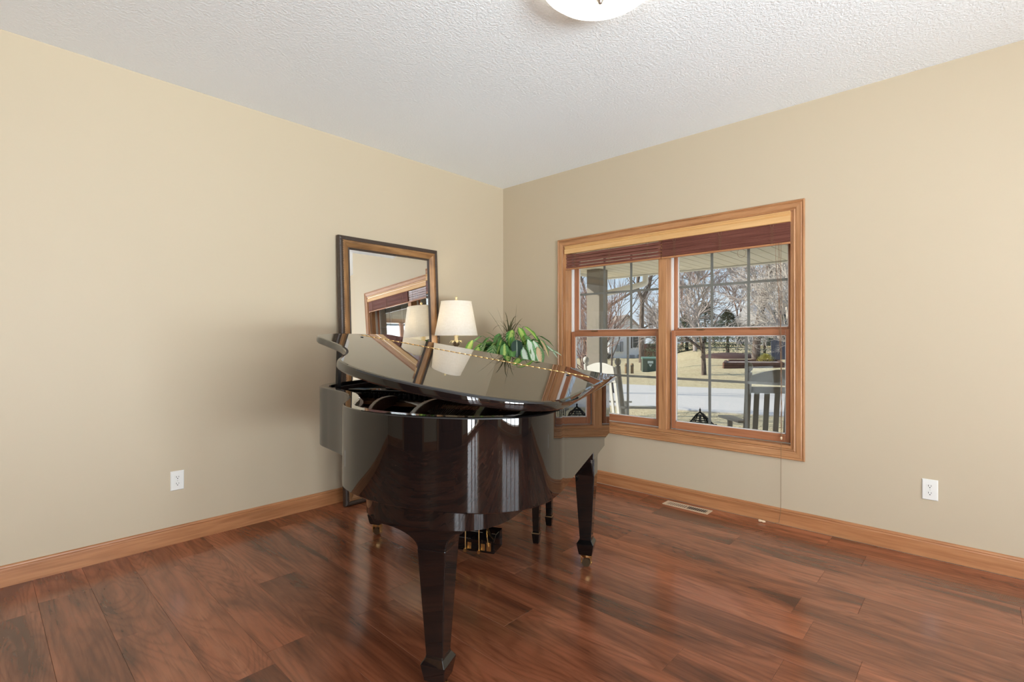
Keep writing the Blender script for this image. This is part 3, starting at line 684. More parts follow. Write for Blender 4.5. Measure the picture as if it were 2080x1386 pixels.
obj('lamp_stem', MB().lathe([(.0, 0), (.085, 0), (.085, .012), (.07, .022), (.03, .035), (.018, .06), (.030, .10), (.045, .17), (.048, .25), (.030, .32), (.012, .35), (.014, zc-.07), (.024, zc-.06), (.012, zc-.045), (.026, zc-.03), (.030, zc-.02), (.012, zc-.005), (.0, zc-.004)], 32), BD, lm, smooth=True)
bl_ = bpy.data.lights.new('bulb_light', 'POINT'); bl_.energy = 3.2; bl_.color = (1, .86, .66); bl_.shadow_soft_size = .03
bo = bpy.data.objects.new('bulb_light', bl_); COL.objects.link(bo); bo.location = (LX, LY, 1.37)
BU = mat('bulb', (.95,.9,.8), .3); bs(BU).inputs['Emission Color'].default_value = (1,.85,.6,1); bs(BU).inputs['Emission Strength'].default_value = 1.5
obj('bulb', MB().lathe([(0, zb+.02), (.012, zb+.022), (.014, zb+.04), (.028, zb+.07), (.026, zb+.095), (.0, zb+.108)], 16), BU, lm, smooth=True)

# potted plant arrangement
PX = W(.09, 4.22, 0); PXx, PXy = -.50, -.36
def frame_of(px, d, z): 
    return W((px-1040)/FPX*d, d, z)
pc = frame_of(1034, 4.25, 0)
plant = empty('potted_plant', (pc.x, pc.y, .7655), label='mixed arrangement of variegated and grassy houseplants in a white pot', cat='plant')
obj('pot', MB().lathe([(0, 0), (.095, 0), (.10, .01), (.128, .28), (.134, .285), (.134, .305), (.124, .305), (.118, .27), (0, .27)], 40), mat('white_ceramic', (.80,.79,.77), .25), plant, smooth=True, angle=50)
obj('soil', MB().lathe([(0, .268), (.119, .272), (.119, .278), (.06, .284), (0, .288)], 24), mat('soil', (.04,.025,.015), .95), plant, smooth=True)
def leafmat(name, edge, mid, vein, stripes=0, stripew=.35, rough=.35):
    m = mat(name, edge, rough, spec=.5); t = m.node_tree; uv = N(t, 'ShaderNodeTexCoord').outputs['UV']; s = N(t, 'ShaderNodeSeparateXYZ'); t.links.new(uv, s.inputs[0])
    c = mathn(t, 'ABSOLUTE', mathn(t, 'SUBTRACT', s.outputs[0], .5))
    nz_ = noise(t, mapping(t, uv, (3, 9, 1)), 3, 4, .5)
    c2 = mathn(t, 'ADD', c, mathn(t, 'MULTIPLY', mathn(t, 'SUBTRACT', nz_, .5), .35))
    if stripes:
        w_ = mathn(t, 'SINE', mathn(t, 'MULTIPLY', mathn(t, 'ADD', s.outputs[1], mathn(t, 'MULTIPLY', c, -.5)), stripes))
        col = mixc(t, ramp(t, w_, [(.45, (0,0,0)), (.8, (1,1,1))]), edge, mid)
        col = mixc(t, ramp(t, c, [(.0, (1,1,1)), (.06, (0,0,0))]), col, vein)
    else:
        col = mixc(t, ramp(t, c2, [(stripew-.08, (1,1,1)), (stripew+.06, (0,0,0))]), edge, mid)
        col = mixc(t, ramp(t, c, [(.0, (.8,.8,.8)), (.05, (0,0,0))]), col, vein)
    t.links.new(col, bs(m).inputs['Base Color'])
    tr = N(t, 'ShaderNodeBsdfTranslucent'); t.links.new(col, tr.inputs[0]); ms = N(t, 'ShaderNodeMixShader'); ms.inputs[0].default_value = .25
    o_ = [n for n in t.nodes if n.type == 'OUTPUT_MATERIAL'][0]; t.links.new(bs(m).outputs[0], ms.inputs[1]); t.links.new(tr.outputs[0], ms.inputs[2]); t.links.new(ms.outputs[0], o_.inputs[0]); return m
LM = {'corn': leafmat('leaf_striped', (.10,.28,.07), (.50,.66,.16), (.5,.65,.2), stripew=.15),
      'calathea': leafmat('leaf_banded', (.06,.19,.05), (.35,.52,.22), (.4,.55,.25), stripes=40),
      'pothos': leafmat('leaf_lime', (.13,.36,.05), (.52,.68,.18), (.5,.65,.2), stripew=.28),
      'white': leafmat('leaf_cream', (.14,.36,.13), (.72,.82,.68), (.7,.8,.6), stripew=.34),
      'dark': leafmat('leaf_dark', (.015,.05,.03), (.015,.05,.03), (.45,.55,.42), stripes=34),
      'mid': leafmat('leaf_green', (.09,.24,.06), (.14,.34,.09), (.2,.4,.12), stripew=.2),
      'grass': leafmat('leaf_grassy', (.06,.11,.035), (.14,.09,.05), (.12,.16,.06), stripew=.3),
      'croton': leafmat('leaf_pinkish', (.12,.25,.09), (.68,.48,.28), (.7,.6,.4), stripew=.26)}
UPV = Vector((0,0,1))
def leaf(base, dirv, length, width, droop, kind, curl=0, stem=0, shape=1.0, n=8, twist=0, wave=0):
    b = MB(); b.uv = []; p = Vector(base); d = Vector(dirv).normalized(); pos = [p.copy()]; dirs = [d.copy()]
    step = length/n; sd_ = d.cross(UPV); sd_ = sd_.normalized() if sd_.length > .01 else Vector((1,0,0))
    for k in range(n):
        d = (d+Vector((0,0,-1))*droop/n*(1+k/n)).normalized(); p = p+d*step; pos.append(p.copy()); dirs.append(d.copy())
    for k in range(n+1):
        q = k/n; w_ = width*.5*max(.02, (math.sin(PI*min(1, q**.75*.98+.02)))**shape) if stem == 0 else 0
        if stem > 0:
            w_ = .0025 if q < stem else width*.5*max(.02, math.sin(PI*min(1, ((q-stem)/(1-stem))**.7*.97+.03))**shape)
        nrm = sd_.cross(dirs[k]).normalized(); a = twist*q; s2 = sd_*math.cos(a)+nrm*math.sin(a); n2 = s2.cross(dirs[k])
        wv = wave*math.sin(q*14)*w_
        for j, e_ in enumerate((-1, -.5, 0, .5, 1)):
            b.v.append(tuple(pos[k]+s2*w_*e_+n2*(abs(e_)*w_*(.28+curl)+(wv if abs(e_) == 1 else 0)))); b.uv.append(((e_+1)/2, q))
    for k in range(n):
        for j in range(4): a = k*5+j; b.f.append((a, a+1, a+6, a+5))
    return obj('leaf', b, LM[kind], plant, smooth=True)
# directions are given in the viewer-facing frame: right (Rv), towards viewer (-Fv), up
lr = -rzp*0
def D(r_, f_, u_): return Rv*r_-Fv*f_+UPV*u_
ZS = .29
rnd = random.Random(5)
for k in range(52):
    a = rnd.uniform(0, 2*PI); el = rnd.uniform(.35, 1.5); L_ = rnd.uniform(.16, .30)
    leaf(Vector((0,0,ZS+.13))+D(.0, -.02, rnd.uniform(-.02,.06)), D(math.cos(a)*math.cos(el), math.sin(a)*math.cos(el), math.sin(el)), L_, .0085, rnd.uniform(.6, 2.2), 'grass', n=8, shape=.5)
leaf(Vector((0,0,ZS+.10)), D(-.25,0,1), .36, .010, .25, 'grass', shape=.5); leaf(Vector((0,0,ZS+.14))+D(.04,0,0), D(.08,0,1), .33, .014, -.05, 'grass', shape=.5)
leaf(Vector((0,0,ZS+.12)), D(-.50,.1,1), .36, .010, .25, 'grass', shape=.5); leaf(Vector((0,0,ZS+.1)), D(.8,0,.9), .42, .009, 1.9, 'grass', shape=.5); leaf(Vector((0,0,ZS+.1)), D(.6,0,.9), .44, .009, 1.7, 'grass', shape=.5)
for (r_, f_, u_, L_, w_, dr, kd) in ((-.75,.1,1.15,.44,.045,1.9,'mid'), (-1,.2,.75,.36,.045,1.1,'mid'), (-.7,.4,.9,.30,.055,1.4,'corn'), (-.35,.5,1.5,.26,.065,1.5,'corn'), (-.2,.5,1.4,.24,.06,1.3,'corn'), (.8,.1,1.1,.32,.05,2.0,'mid'), (.5,.3,1.2,.24,.05,1.5,'corn'), (-.5,.1,1.6,.28,.055,1.0,'mid')):
    leaf(Vector((0,0,ZS+.02))+D(-.03,.02,0), D(r_, f_, u_), L_, w_, dr, kd, n=10, wave=.25, shape=.8)
def blade(x, z, L_, w_, ang, kd, f_=.16, tip=.5, tw=0):
    # a broad blade hanging from a point beside the pot: x to the right, z above the rim, ang = heading of its tip (0 = down, + = right)
    base = D(x, f_, z+.045)+Vector((0, 0, ZS)); d_ = D(math.sin(ang)*1.0, tip, -math.cos(ang)*.9)
    leaf(base, d_, L_, w_, .35, kd, n=8, wave=.08, twist=tw, shape=.75)
    st = MB(); mid_ = (base*.5)+Vector((0, 0, ZS*.5+.04)); st.tube(spline3([Vector((0, 0, ZS-.01)), mid_, base]), .0022, 5); obj('leaf_stem', st, LM['mid'], plant)
def spline3(p): return [p[0].lerp(p[1], q/3).lerp(p[1].lerp(p[2], q/3), q/3) for q in range(4)]
for q in [(-.035,.085,.21,.075,.0,'corn',.20), (-.06,.12,.17,.06,-.3,'corn',.15), (-.12,.075,.20,.095,-.25,'calathea',.19), (-.19,.09,.20,.090,-.5,'calathea',.14), (.065,.115,.155,.095,.0,'dark',.17), (.02,.14,.15,.07,.2,'mid',.12),
  (.115,.055,.19,.080,.15,'white',.19), (.155,.12,.22,.085,.25,'white',.17), (.20,.11,.22,.080,.3,'white',.14), (.13,.155,.18,.085,.5,'calathea',.12), (.235,.06,.19,.090,.1,'croton',.16), (.255,.12,.17,.075,.5,'croton',.12), (.29,.08,.17,.060,.9,'white',.08), (.30,.03,.15,.06,1.5,'white',.08),
  (-.30,.115,.22,.085,-.35,'pothos',.10), (-.25,.06,.20,.08,-.15,'pothos',.14), (-.28,.00,.16,.075,-.6,'pothos',.12), (-.20,.02,.18,.075,.1,'corn',.16), (-.16,.14,.20,.07,-.7,'mid',.08), (-.08,.17,.17,.075,-.2,'mid',.08), (.00,.19,.17,.08,.1,'calathea',.07), (.08,.22,.17,.085,.4,'pothos',.07), (.12,.23,.18,.08,.9,'pothos',.05), (.03,.20,.15,.075,-.2,'pothos',.09),
  (-.05,.02,.16,.07,-.2,'calathea',.16), (.17,.03,.17,.07,-.1,'mid',.18), (-.13,.00,.15,.07,.2,'mid',.14), (.20,.02,.16,.07,.2,'calathea',.15), (-.22,.15,.20,.06,-1.0,'mid',.05), (.19,.17,.18,.07,.7,'mid',.06), (-.10,.10,.19,.07,.3,'mid',.06), (.06,.08,.18,.075,-.3,'mid',.08), (.25,.15,.17,.06,1.1,'mid',.02), (-.02,.07,.18,.07,.4,'mid',.10)]:
    blade(q[0], q[1], q[2], q[3], q[4], q[5], q[6], tip=.35, tw=rnd.uniform(-.4, .4))
for k in range(52):
    a = rnd.uniform(0, 2*PI); r_, f_ = math.cos(a), math.sin(a)
    leaf(Vector((0,0,ZS+.02))+D(r_*.05, f_*.03, rnd.uniform(0,.04)), D(r_, f_, rnd.uniform(.5,1.6)), rnd.uniform(.18, .31), rnd.uniform(.055,.085), rnd.uniform(.7,1.6), rnd.choice(['mid','corn','calathea','mid','pothos']), stem=.3, n=8, twist=rnd.uniform(-.5,.5))
cn = MB()
for k in range(3): cn.tube([(.01*k, -.01*k, .27), (.01*k+.005, -.01*k, .36), (.0, 0, .42)], .006, 8)
obj('cane', cn, mat('cane_brown', (.14,.08,.05), .8), plant, smooth=True)

# ------------------------------------------------------------------ outside: ground, street, porch
GZ = -.60
def gz(lat, d):
    q = .469*lat+.883*d; r_ = lat/max(d, .1)
    s = max(0, min(1, (r_-.27)/.10)); s = s*s*(3-2*s)
    rise = max(0, q-21)/30; rise = min(rise, 1.4)
    return GZ + s*rise*1.0 - (1-s)*min(1, max(0, q-24)/30)*.34
GR = mat('dormant_lawn', (.5,.43,.27), .95, spec=.1); t = GR.node_tree; oc = ocoord(t)
ga = noise(t, oc, .35, 5, .3); gb = noise(t, oc, 5, 5, .2, .7); gc = noise(t, oc, 28, 3, .2, .7)
colg = ramp(t, ga, [(.35, (.46,.37,.20)), (.5, (.60,.50,.30)), (.68, (.50,.45,.24))])
colg = mixc(t, .55, colg, ramp(t, gb, [(.36, (.27,.20,.10)), (.55, (.66,.54,.33))])); colg = mixc(t, .45, colg, ramp(t, gc, [(.35, (.20,.14,.07)), (.60, (.76,.64,.43))]))
t.links.new(colg, bs(GR).inputs['Base Color']); bump(GR, gc, .6, .06)
gm = MB(); nx, ny = 70, 90
gp = [[None]*(ny+1) for _ in range(nx+1)]
for i in range(nx+1):
    for j in range(ny+1):
        d = 1.5+130*(j/ny)**2.0; lat = -35+ (i/nx)*(40+d*1.6+35) if False else (-.9+(i/nx)*2.6)*(d+8)
        p = W(lat, d, gz(lat, d)); gm.v.append(tuple(p))
for i in range(nx):
    for j in range(ny): a = i*(ny+1)+j; gm.f.append((a, a+ny+1, a+ny+2, a+1))
# keep only ground beyond the house walls
keep = []
for f_ in gm.f:
    if all(gm.v[i][0] > .16 or gm.v[i][1] > .16 for i in f_): keep.append(f_)
gm.f = keep
struct('lawn', gm, GR, smooth=True)
AS = mat('street_asphalt', (.50,.49,.48), .9, spec=.2); t = AS.node_tree; sa = noise(t, ocoord(t), 14, 4, 0, .7); t.links.new(ramp(t, sa, [(.35, (.50,.465,.43)), (.65, (.58,.545,.51))]), bs(AS).inputs['Base Color'])
ed = Vector((-.883, .469)); nd = Vector((.469, .883))      # street direction and its normal, in tripod axes
st = MB()
def edge_z(l, d): return gz(l, d)
nS = 60
for q0, q1, zz in ((13.4, 20.1, .03),):
    for k in range(nS+1):
        s_ = -70+140*k/nS
        for q in (q0, q1):
            c = nd*q+ed*s_; p = W(c.x, c.y, GZ+zz); st.v.append(tuple(p)); st.v.append((p.x, p.y, p.z-.12))
    for k in range(nS): a = k*4; st.f += [(a, a+2, a+6, a+4), (a, a+4, a+5, a+1), (a+2, a+3, a+7, a+6)]
struct('street', st, AS)
lt = MB(); rn = random.Random(3)
for k in range(900):
    d = rn.uniform(7.5, 12.5) if k < 600 else rn.uniform(20, 34); lat = rn.uniform(.1, .75)*d; q = .469*lat+.883*d
    if 13.2 < q < 20.3: continue
    p = W(lat, d, gz(lat, d)+.015); a = rn.uniform(0, PI); w_ = rn.uniform(.015, .04)
    if p.x < 3.6: continue
    lt.add([p+Vector((math.cos(a)*w_, math.sin(a)*w_, 0)), p+Vector((-math.sin(a)*w_*.6, math.cos(a)*w_*.6, .015)), p-Vector((math.cos(a)*w_, math.sin(a)*w_, -.01))], [(0,1,2)])
tag(obj('fallen_leaves', lt, mat('dead_leaf', (.16,.10,.05), .9)), 'dry brown leaves scattered over the lawn outside', 'leaves', kind='stuff')

PF = -.12
struct('porch_floor', MB().box(WT, 3.3, -4.2, .95, PF-.5, PF), CONC)
pcg = struct('porch_ceiling', MB().box(WT, 3.19, -4.2, .785, 2.235, 2.30), SOFFIT)
k = 0; yy = -4.18
while yy < .78:
    y1 = min(yy+.142, .79); w_ = y1-yy
    obj('soffit_panel', MB().loft([[(.18, 0, .0), (.18, w_-.012, .0), (.18, w_-.006, .018), (.18, w_, .018), (.18, w_, .03), (.18, 0, .03)], [(3.2, 0, .0), (3.2, w_-.012, .0), (3.2, w_-.006, .018), (3.2, w_, .018), (3.2, w_, .03), (3.2, 0, .03)]]), SOFFIT, pcg, loc=(0, yy, 2.204))
    yy = y1; k += 1
tag(obj('gutter', MB().prism([(3.215,2.19),(3.30,2.19),(3.34,2.31),(3.33,2.32),(3.215,2.32)], -4.2, .84, 'Y'), SIDING), 'pale metal gutter along the porch roof edge', 'gutter')
struct('trim_1', MB().box(WT, 3.2, .79, .83, 2.17, 2.36), SIDING)
struct('porch_roof', MB().loft([[(.17,-4.2,2.31),(.17,.83,2.31),(.17,.83,3.0),(.17,-4.2,3.0)], [(3.3,-4.2,2.31),(3.3,.83,2.31),(3.3,.83,2.36),(3.3,-4.2,2.36)]]), mat('shingle_grey', (.16,.15,.145), .95))
cpos = W((1213-1040)/FPX*7.05, 7.05, 0)
col_ = empty('porch_column', (cpos.x, cpos.y, PF), label='square tan porch column left of the window view', cat='column')
obj('shaft', MB().box(-.105, .105, -.105, .105, 0, 2.203-PF-.0), TAN, col_, bevel=.005)
obj('trim_board', MB().box(-.115, .115, -.115, .115, 0, .14), TAN, col_, bevel=.005)
ds = MB(); e0 = Vector((3.26, cpos.y+.05-.28, 2.20)); 
a0_ = cpos+Vector((.13, .0, 0))
dsp = [(3.26, a0_.y-.25, 2.22), (3.26, a0_.y-.25, 2.12), (3.22, a0_.y-.23, 2.06), (2.75, a0_.y-.02, 1.93), (a0_.x+.02, a0_.y, 1.86), (a0_.x+.02, a0_.y, 1.78), (a0_.x+.02, a0_.y, PF+.1)]
dpts = spline(dsp, 6)
tag(obj('downspout', MB().tube(dpts, .042, 10), SIDING, smooth=True), 'pale downspout curving from the gutter to the porch column', 'downspout')
# projecting wing with lap siding, seen in the mirror
wg = struct('wall_wing', MB().box(WT, 7, -4.36, -4.22, -.6, 2.9), SIDING)
for k in range(26):
    z = PF+k*.105; obj('siding_board', MB().prism([(-4.221, 0), (-4.200, 0), (-4.213, .106), (-4.221, .106)], WT, 7, 'X'), SIDING, wg, loc=(0, 0, z))

# rocking chairs
PWH = mat('white_porch_paint', (.60, .595, .58), .5); PSH = mat('weathered_grey_paint', (.54, .52, .48), .6)  # second paint is the same white, darkened for the right chair's shade
def rocker(loc, rz, m, label):
    r = empty('rocking_chair', loc, rz, label=label, cat='rocking chair', group='rocking chairs on the porch')
    RK = .14; hw = .27
    def back(z): return -.24-(z-.42)*RK      # y of the leaning back (faces +y)
    for s in (-1, 1):
        po = obj('back_post', MB().tube([(s*hw, back(z), z) for z in (.10, .42, .8, 1.07)], [.024, .026, .026, .026], 12), m, r, smooth=True, angle=50)
        obj('post_finial', MB().lathe([(.014, 0), (.013, .012), (.026, .022), (.033, .045), (.030, .068), (.016, .084), (.0, .088)], 16), m, po, smooth=True, loc=(s*hw, back(1.07), 1.065))
        obj('front_post', MB().tube([(s*hw, .24, .08), (s*hw, .24, .60)], .024, 12), m, r, smooth=True, angle=50)
        arm = MB().loft([[(s*.30+x*(.045+.02*q), y, z) for x, z in ((-1, .60+.04*(1-q)), (1, .60+.04*(1-q)), (1, .622+.04*(1-q)), (-1, .622+.04*(1-q)))] for q, y in ((0, -.30), (.3, -.1), (.7, .12), (.9, .26), (1.0, .31))])
        obj('armrest', arm, m, r, bevel=.008)
        n_ = 12; rr = []
        for k in range(n_+1):
            y = -.52+1.0*k/n_; z = .0+.16*((y-.02)/.5)**2*.75; rr.append([(s*hw-.018, y, z), (s*hw+.018, y, z), (s*hw+.018, y, z+.05), (s*hw-.018, y, z+.05)])
        obj('runner', MB().loft(rr), m, r, bevel=.004)
    def cross(z0, z1, arch, th=.022):
        n_ = 12; rr = []
        for k in range(n_+1):
            q = k/n_; x = -hw+.01+(2*hw-.02)*q; zt = z1+arch*math.sin(q*PI); rr.append([(x, back(z0)-th/2, z0), (x, back(z0)+th/2, z0), (x, back(zt)+th/2, zt), (x, back(zt)-th/2, zt)])
        return MB().loft(rr)
    obj('crest_rail', cross(.975, 1.040, .055), m, r, bevel=.004); obj('upper_rail', cross(.895, .950, 0), m, r, bevel=.004); obj('lower_rail', cross(.44, .50, 0), m, r, bevel=.004)
    for k in range(6):
        x = -hw+.07+.080*k; obj('back_slat', MB().loft([[(x-.021, back(z)-.006, z), (x+.021, back(z)-.006, z), (x+.021, back(z)+.006, z), (x-.021, back(z)+.006, z)] for z in (.49, .90)]), m, r, bevel=.003)
    for k in range(8): y = -.21+k*.058; obj('seat_slat', MB().box(-hw-.01, hw+.01, y, y+.05, .405, .425), m, r, bevel=.004)
    for y in (-.2, .235): obj('seat_rail', MB().box(-hw, hw, y-.012, y+.012, .35, .405), m, r)
    for z in (.2, .28): obj('stretcher', MB().tube([(-hw, .24, z), (hw, .24, z)], .012, 8), m, r, smooth=True)
    return r
def face(fr, ff):            # heading (right, forward) -> rotation so that +y looks that way
    v_ = Rv*fr+Fv*ff; return math.atan2(v_.y, v_.x)-PI/2
lc_ = W((1270-1040)/FPX*5.5, 5.5, PF); rocker((lc_.x, lc_.y, PF+.0), face(.88, .47), PWH, 'sunlit white rocking chair seen from behind through the left sashes')
rc_ = W(2.275, 4.42, PF); rocker((rc_.x, rc_.y, PF), face(.16, 1), PSH, 'shaded rocking chair with slatted back outside the right sashes')

# lantern
ln_ = W((1422-1040)/FPX*4.35, 4.35, PF); lt_ = empty('garden_lantern', (ln_.x, ln_.y, PF), .3, label='black openwork pagoda lantern standing on the porch', cat='lantern')
LK = mat('black_iron', (.012,.012,.014), .45)
H0 = .74
def fz(z): return H0+z
cage = MB()
for sx_ in (-1, 1):
    for sy_ in (-1, 1): cage.box(sx_*.08-.006, sx_*.08+.006, sy_*.08-.006, sy_*.08+.006, 0, H0-.155)
for z in (.02, .3, H0-.165): cage.box(-.088, .088, -.088, -.074, z, z+.014).box(-.088, .088, .074, .088, z, z+.014).box(-.088, -.074, -.074, .074, z, z+.014).box(.074, .088, -.074, .074, z, z+.014)
obj('cage', cage, LK, lt_)
for face_ in range(4):
    sc_ = MB()
    for k in range(7):
        for j in range(4):
            cx_ = -.057+.038*j; cz_ = .06+k*.08
            if cz_ > H0-.2: continue
            sc_.tube([(cx_+.016*math.cos(q)*(.4+q/8), -.081, cz_+.030*math.sin(q)*(.4+q/8)) for q in [i_*.8 for i_ in range(9)]], .0028, 4)
    sc_.xf(Matrix.Rotation(face_*PI/2, 4, 'Z')); obj('scroll_panel', sc_, LK, lt_)
rf_ = MB()
for sx_, sy_ in ((-1,-1),(1,-1),(1,1),(-1,1)):
    rf_.tube([(sx_*.125, sy_*.125, H0-.150), (sx_*.105, sy_*.105, H0-.150), (sx_*.075, sy_*.075, H0-.115), (sx_*.03, sy_*.03, H0-.055), (0, 0, H0-.03)], .006, 6)
for q, z in ((.108, H0-.152), (.092, H0-.135), (.06, H0-.095), (.035, H0-.062)):
    for a in range(4): 
        b_ = MB().box(-q, q, -q-.004, -q+.004, z-.004, z+.004).xf(Matrix.Rotation(a*PI/2, 4, 'Z')); rf_.add(b_.v, b_.f)
for a in range(4):
    for k in range(8):
        b_ = MB().tube([(-.085+.024*k, -.10, H0-.15), (-.085*.55+.0135*k+.01*math.sin(k*2.3), -.065, H0-.10), (-.03+.0085*k, -.03, H0-.052)], .0028, 4).xf(Matrix.Rotation(a*PI/2, 4, 'Z')); rf_.add(b_.v, b_.f)
obj('pagoda_roof', rf_, LK, lt_)
obj('roof_spire', MB().lathe([(.0, H0-.04), (.012, H0-.04), (.006, H0-.02), (.009, H0-.012), (.003, H0), (.0, H0+.012)], 12), LK, lt_, smooth=True)

# ------------------------------------------------------------------ trees
BARK = mat('bark_brown', (.12,.09,.075), .95, spec=.1); t = BARK.node_tree; bn = noise(t, mapping(t, ocoord(t), (8, 8, 2)), 1.5, 4); t.links.new(ramp(t, bn, [(.35, (.07,.052,.045)), (.65, (.20,.155,.13))]), bs(BARK).inputs['Base Color'])
BARKR = mat('bark_reddish', (.34,.22,.18), .95, spec=.1); BARKW = mat('bark_pale', (.46,.41,.365), .9, spec=.1); BARKG = mat('bark_grey', (.36,.31,.29), .95, spec=.1)
def tree(base, height, r0, seed, label, m=BARK, mt=None, spread=.55, depth=6, first=.35, group=None, name='bare_tree', nb=3, tsz=1.0, lean=(0,0), multi=1, kick=.25, fork=None):
    rn = random.Random(seed); root = empty(name, base, label=label, cat='tree', group=group)
    tr, tw = MB(), MB()
    stack = []
    for fp, fr_, fl in (fork or []):
        pp = [Vector(x) for x in fp]; tr.tube(pp, [fr_*(1-.35*k/(len(pp)-1)) for k in range(len(pp))], 8, cap=False)
        for k in range(1, len(pp)):
            dd = (pp[k]-pp[k-1]).normalized()
            for j in range(fl): stack.append((pp[k-1].lerp(pp[k], rn.uniform(.2, 1)), (dd+Vector((rn.uniform(-1,1), rn.uniform(-1,1), rn.uniform(-.2,.5)))*.8).normalized(), height*.14, fr_*.3, 2))
    for q in range(0 if fork else multi):
        dx = Vector((lean[0]+rn.uniform(-.2,.2)*(multi > 1), lean[1]+rn.uniform(-.2,.2)*(multi > 1), 1)).normalized()
        stack.append((Vector((rn.uniform(-.1,.1)*(multi > 1), rn.uniform(-.1,.1)*(multi > 1), -.1)), dx, height*first, r0, 0))
    while stack:
        p, d, L, r, lv = stack.pop(); n_ = 3 if lv < 3 else 2
        pts = [p]; rs = [r]; end = r*(.72 if lv < depth else .3)
        for k in range(n_):
            d = (d+Vector((rn.uniform(-1,1), rn.uniform(-1,1), rn.uniform(-.5,.9)))*kick*(.45 if lv == 0 else 1)).normalized(); p = p+d*L/n_; pts.append(p); rs.append(r+(end-r)*(k+1)/n_)
        (tr if lv < 2 else tw).tube(pts, rs, 8 if lv < 1 else (5 if lv < 2 else 3), cap=False)
        if lv < depth:
            for k in range(nb if lv < depth-1 else nb+1):
                a = rn.uniform(0, 2*PI); s1 = d.cross(Vector((.3,.2,1))); s1 = s1.normalized() if s1.length > .05 else Vector((1,0,0)); s2 = d.cross(s1)
                sp = spread*rn.uniform(.6, 1.3); nd_ = (d+(s1*math.cos(a)+s2*math.sin(a))*sp).normalized()
                q = 1 if k == 0 else rn.uniform(.35, 1); idx_ = q*n_; i0 = min(int(idx_), n_-1); bp = pts[i0].lerp(pts[i0+1], idx_-i0)
                stack.append((bp, nd_, L*rn.uniform(.62, .86), max(r*(.62 if k else .72), .004*tsz), lv+1))
    obj('trunk', tr, m, root, smooth=True); o = obj('twigs', tw, mt or m, root); o['kind'] = 'stuff'
    return root
def at(px, d, z=None):
    lat = (px-1040)/FPX*d; return W(lat, d, gz(lat, d) if z is None else z)
tree(at(1430, 24), 7.5, .125, 11, 'bare young shade tree on the far lawn, middle of the right sashes', BARK, BARKG, spread=.75, depth=6, first=.22, tsz=1.0)
fkR = lambda q, z: Rv*q+Vector((0, 0, z))
tree(at(1303, 46), 15, .23, 23, 'tall bare forked tree behind the white house gable', BARK, BARK, spread=.5, depth=6, nb=2, fork=[
  ([fkR(0, -.3), fkR(.02, 2.2), fkR(.0, 4.2), fkR(.1, 5.9)], .27, 0), ([fkR(.1, 5.8), fkR(-.35, 6.8), fkR(-.32, 7.8), fkR(.1, 9.2), fkR(.0, 12), fkR(-.5, 15)], .17, 2), ([fkR(.1, 5.8), fkR(.7, 7.0), fkR(1.0, 8.6), fkR(1.35, 11), fkR(1.9, 15)], .17, 2), ([fkR(.05, 3.1), fkR(.8, 3.5), fkR(2.2, 3.9), fkR(3.2, 4.8)], .08, 2)])
tree(at(1232, 30), 9, .10, 24, 'bare tree whose limb slants up behind the porch column', BARK, BARK, spread=.5, depth=5, nb=2, fork=[
  ([fkR(-1.4, -.3), fkR(-1.3, 2.0), fkR(-.9, 3.2)], .13, 0), ([fkR(-.9, 3.1), fkR(.3, 4.0), fkR(1.6, 4.8), fkR(3.0, 6.0)], .09, 2), ([fkR(-.9, 3.1), fkR(-1.2, 4.5), fkR(-1.8, 6.5)], .09, 2)])
tree(at(1720, 15.6), 9.0, .10, 5, 'pale-barked bare tree whose branches reach in from the right', BARKW, BARKW, spread=.85, depth=8, first=.2, nb=3, tsz=.8, lean=(-.22, .25), kick=.3)
tree(at(1534, 31), 17, .25, 31, 'large dark-trunked tree standing in the raised bed', BARK, BARKG, spread=.5, depth=6, first=.34, tsz=1.3)
tree(at(1188, 12.0), 3.8, .028, 41, 'reddish leafless shrub beside the porch column', BARKR, BARKR, spread=.4, depth=5, first=.3, name='bare_shrub', multi=4, tsz=.8)
tree(at(1247, 17), 4.6, .035, 43, 'thin bare shrub in front of the white house', BARK, BARK, spread=.38, depth=4, first=.36, name='bare_shrub', multi=3, nb=2, tsz=.8)
GRP = 'bare trees along the back of the yards'
FARL = ['far bare tree left of the porch column', 'low far bare tree showing just right of the porch column', 'far bare tree immediately left of the window mullion', 'far bare tree at the left edge of the right sashes', 'small bare tree just left of the young shade tree',
  'far bare tree right of the young shade tree, behind the spruce', 'far bare tree left of the large dark-trunked tree', 'far bare tree right of the large dark-trunked tree', 'far bare tree above the grey house roof', 'far bare tree at the rightmost edge of the view',
  'short bare tree behind the window mullion', 'bare tree between the evergreen and the grey house', 'far bare tree hidden behind the plant corner, beyond the porch', 'short distant bare tree behind the forked tree']
spots = [(1180, 62, 12, 51), (1222, 85, 12, 52), (1345, 58, 12, 53), (1385, 64, 18, 54), (1412, 46, 10, 55), (1450, 66, 19, 56), (1500, 66, 15, 57), (1560, 58, 18, 59), (1600, 50, 16, 60), (1640, 60, 18, 62), (1352, 70, 9, 63), (1585, 36, 12, 65), (1120, 60, 16, 66), (1330, 74, 10, 67)]
for k, (px, d, hh, sd_) in enumerate(spots):
    mm = (BARKR, BARKG, BARKG)[k % 3]
    tree(at(px, d), hh, .20, sd_, FARL[k], mm, mm, spread=.55, depth=6, first=.26, group=GRP, tsz=1.5)

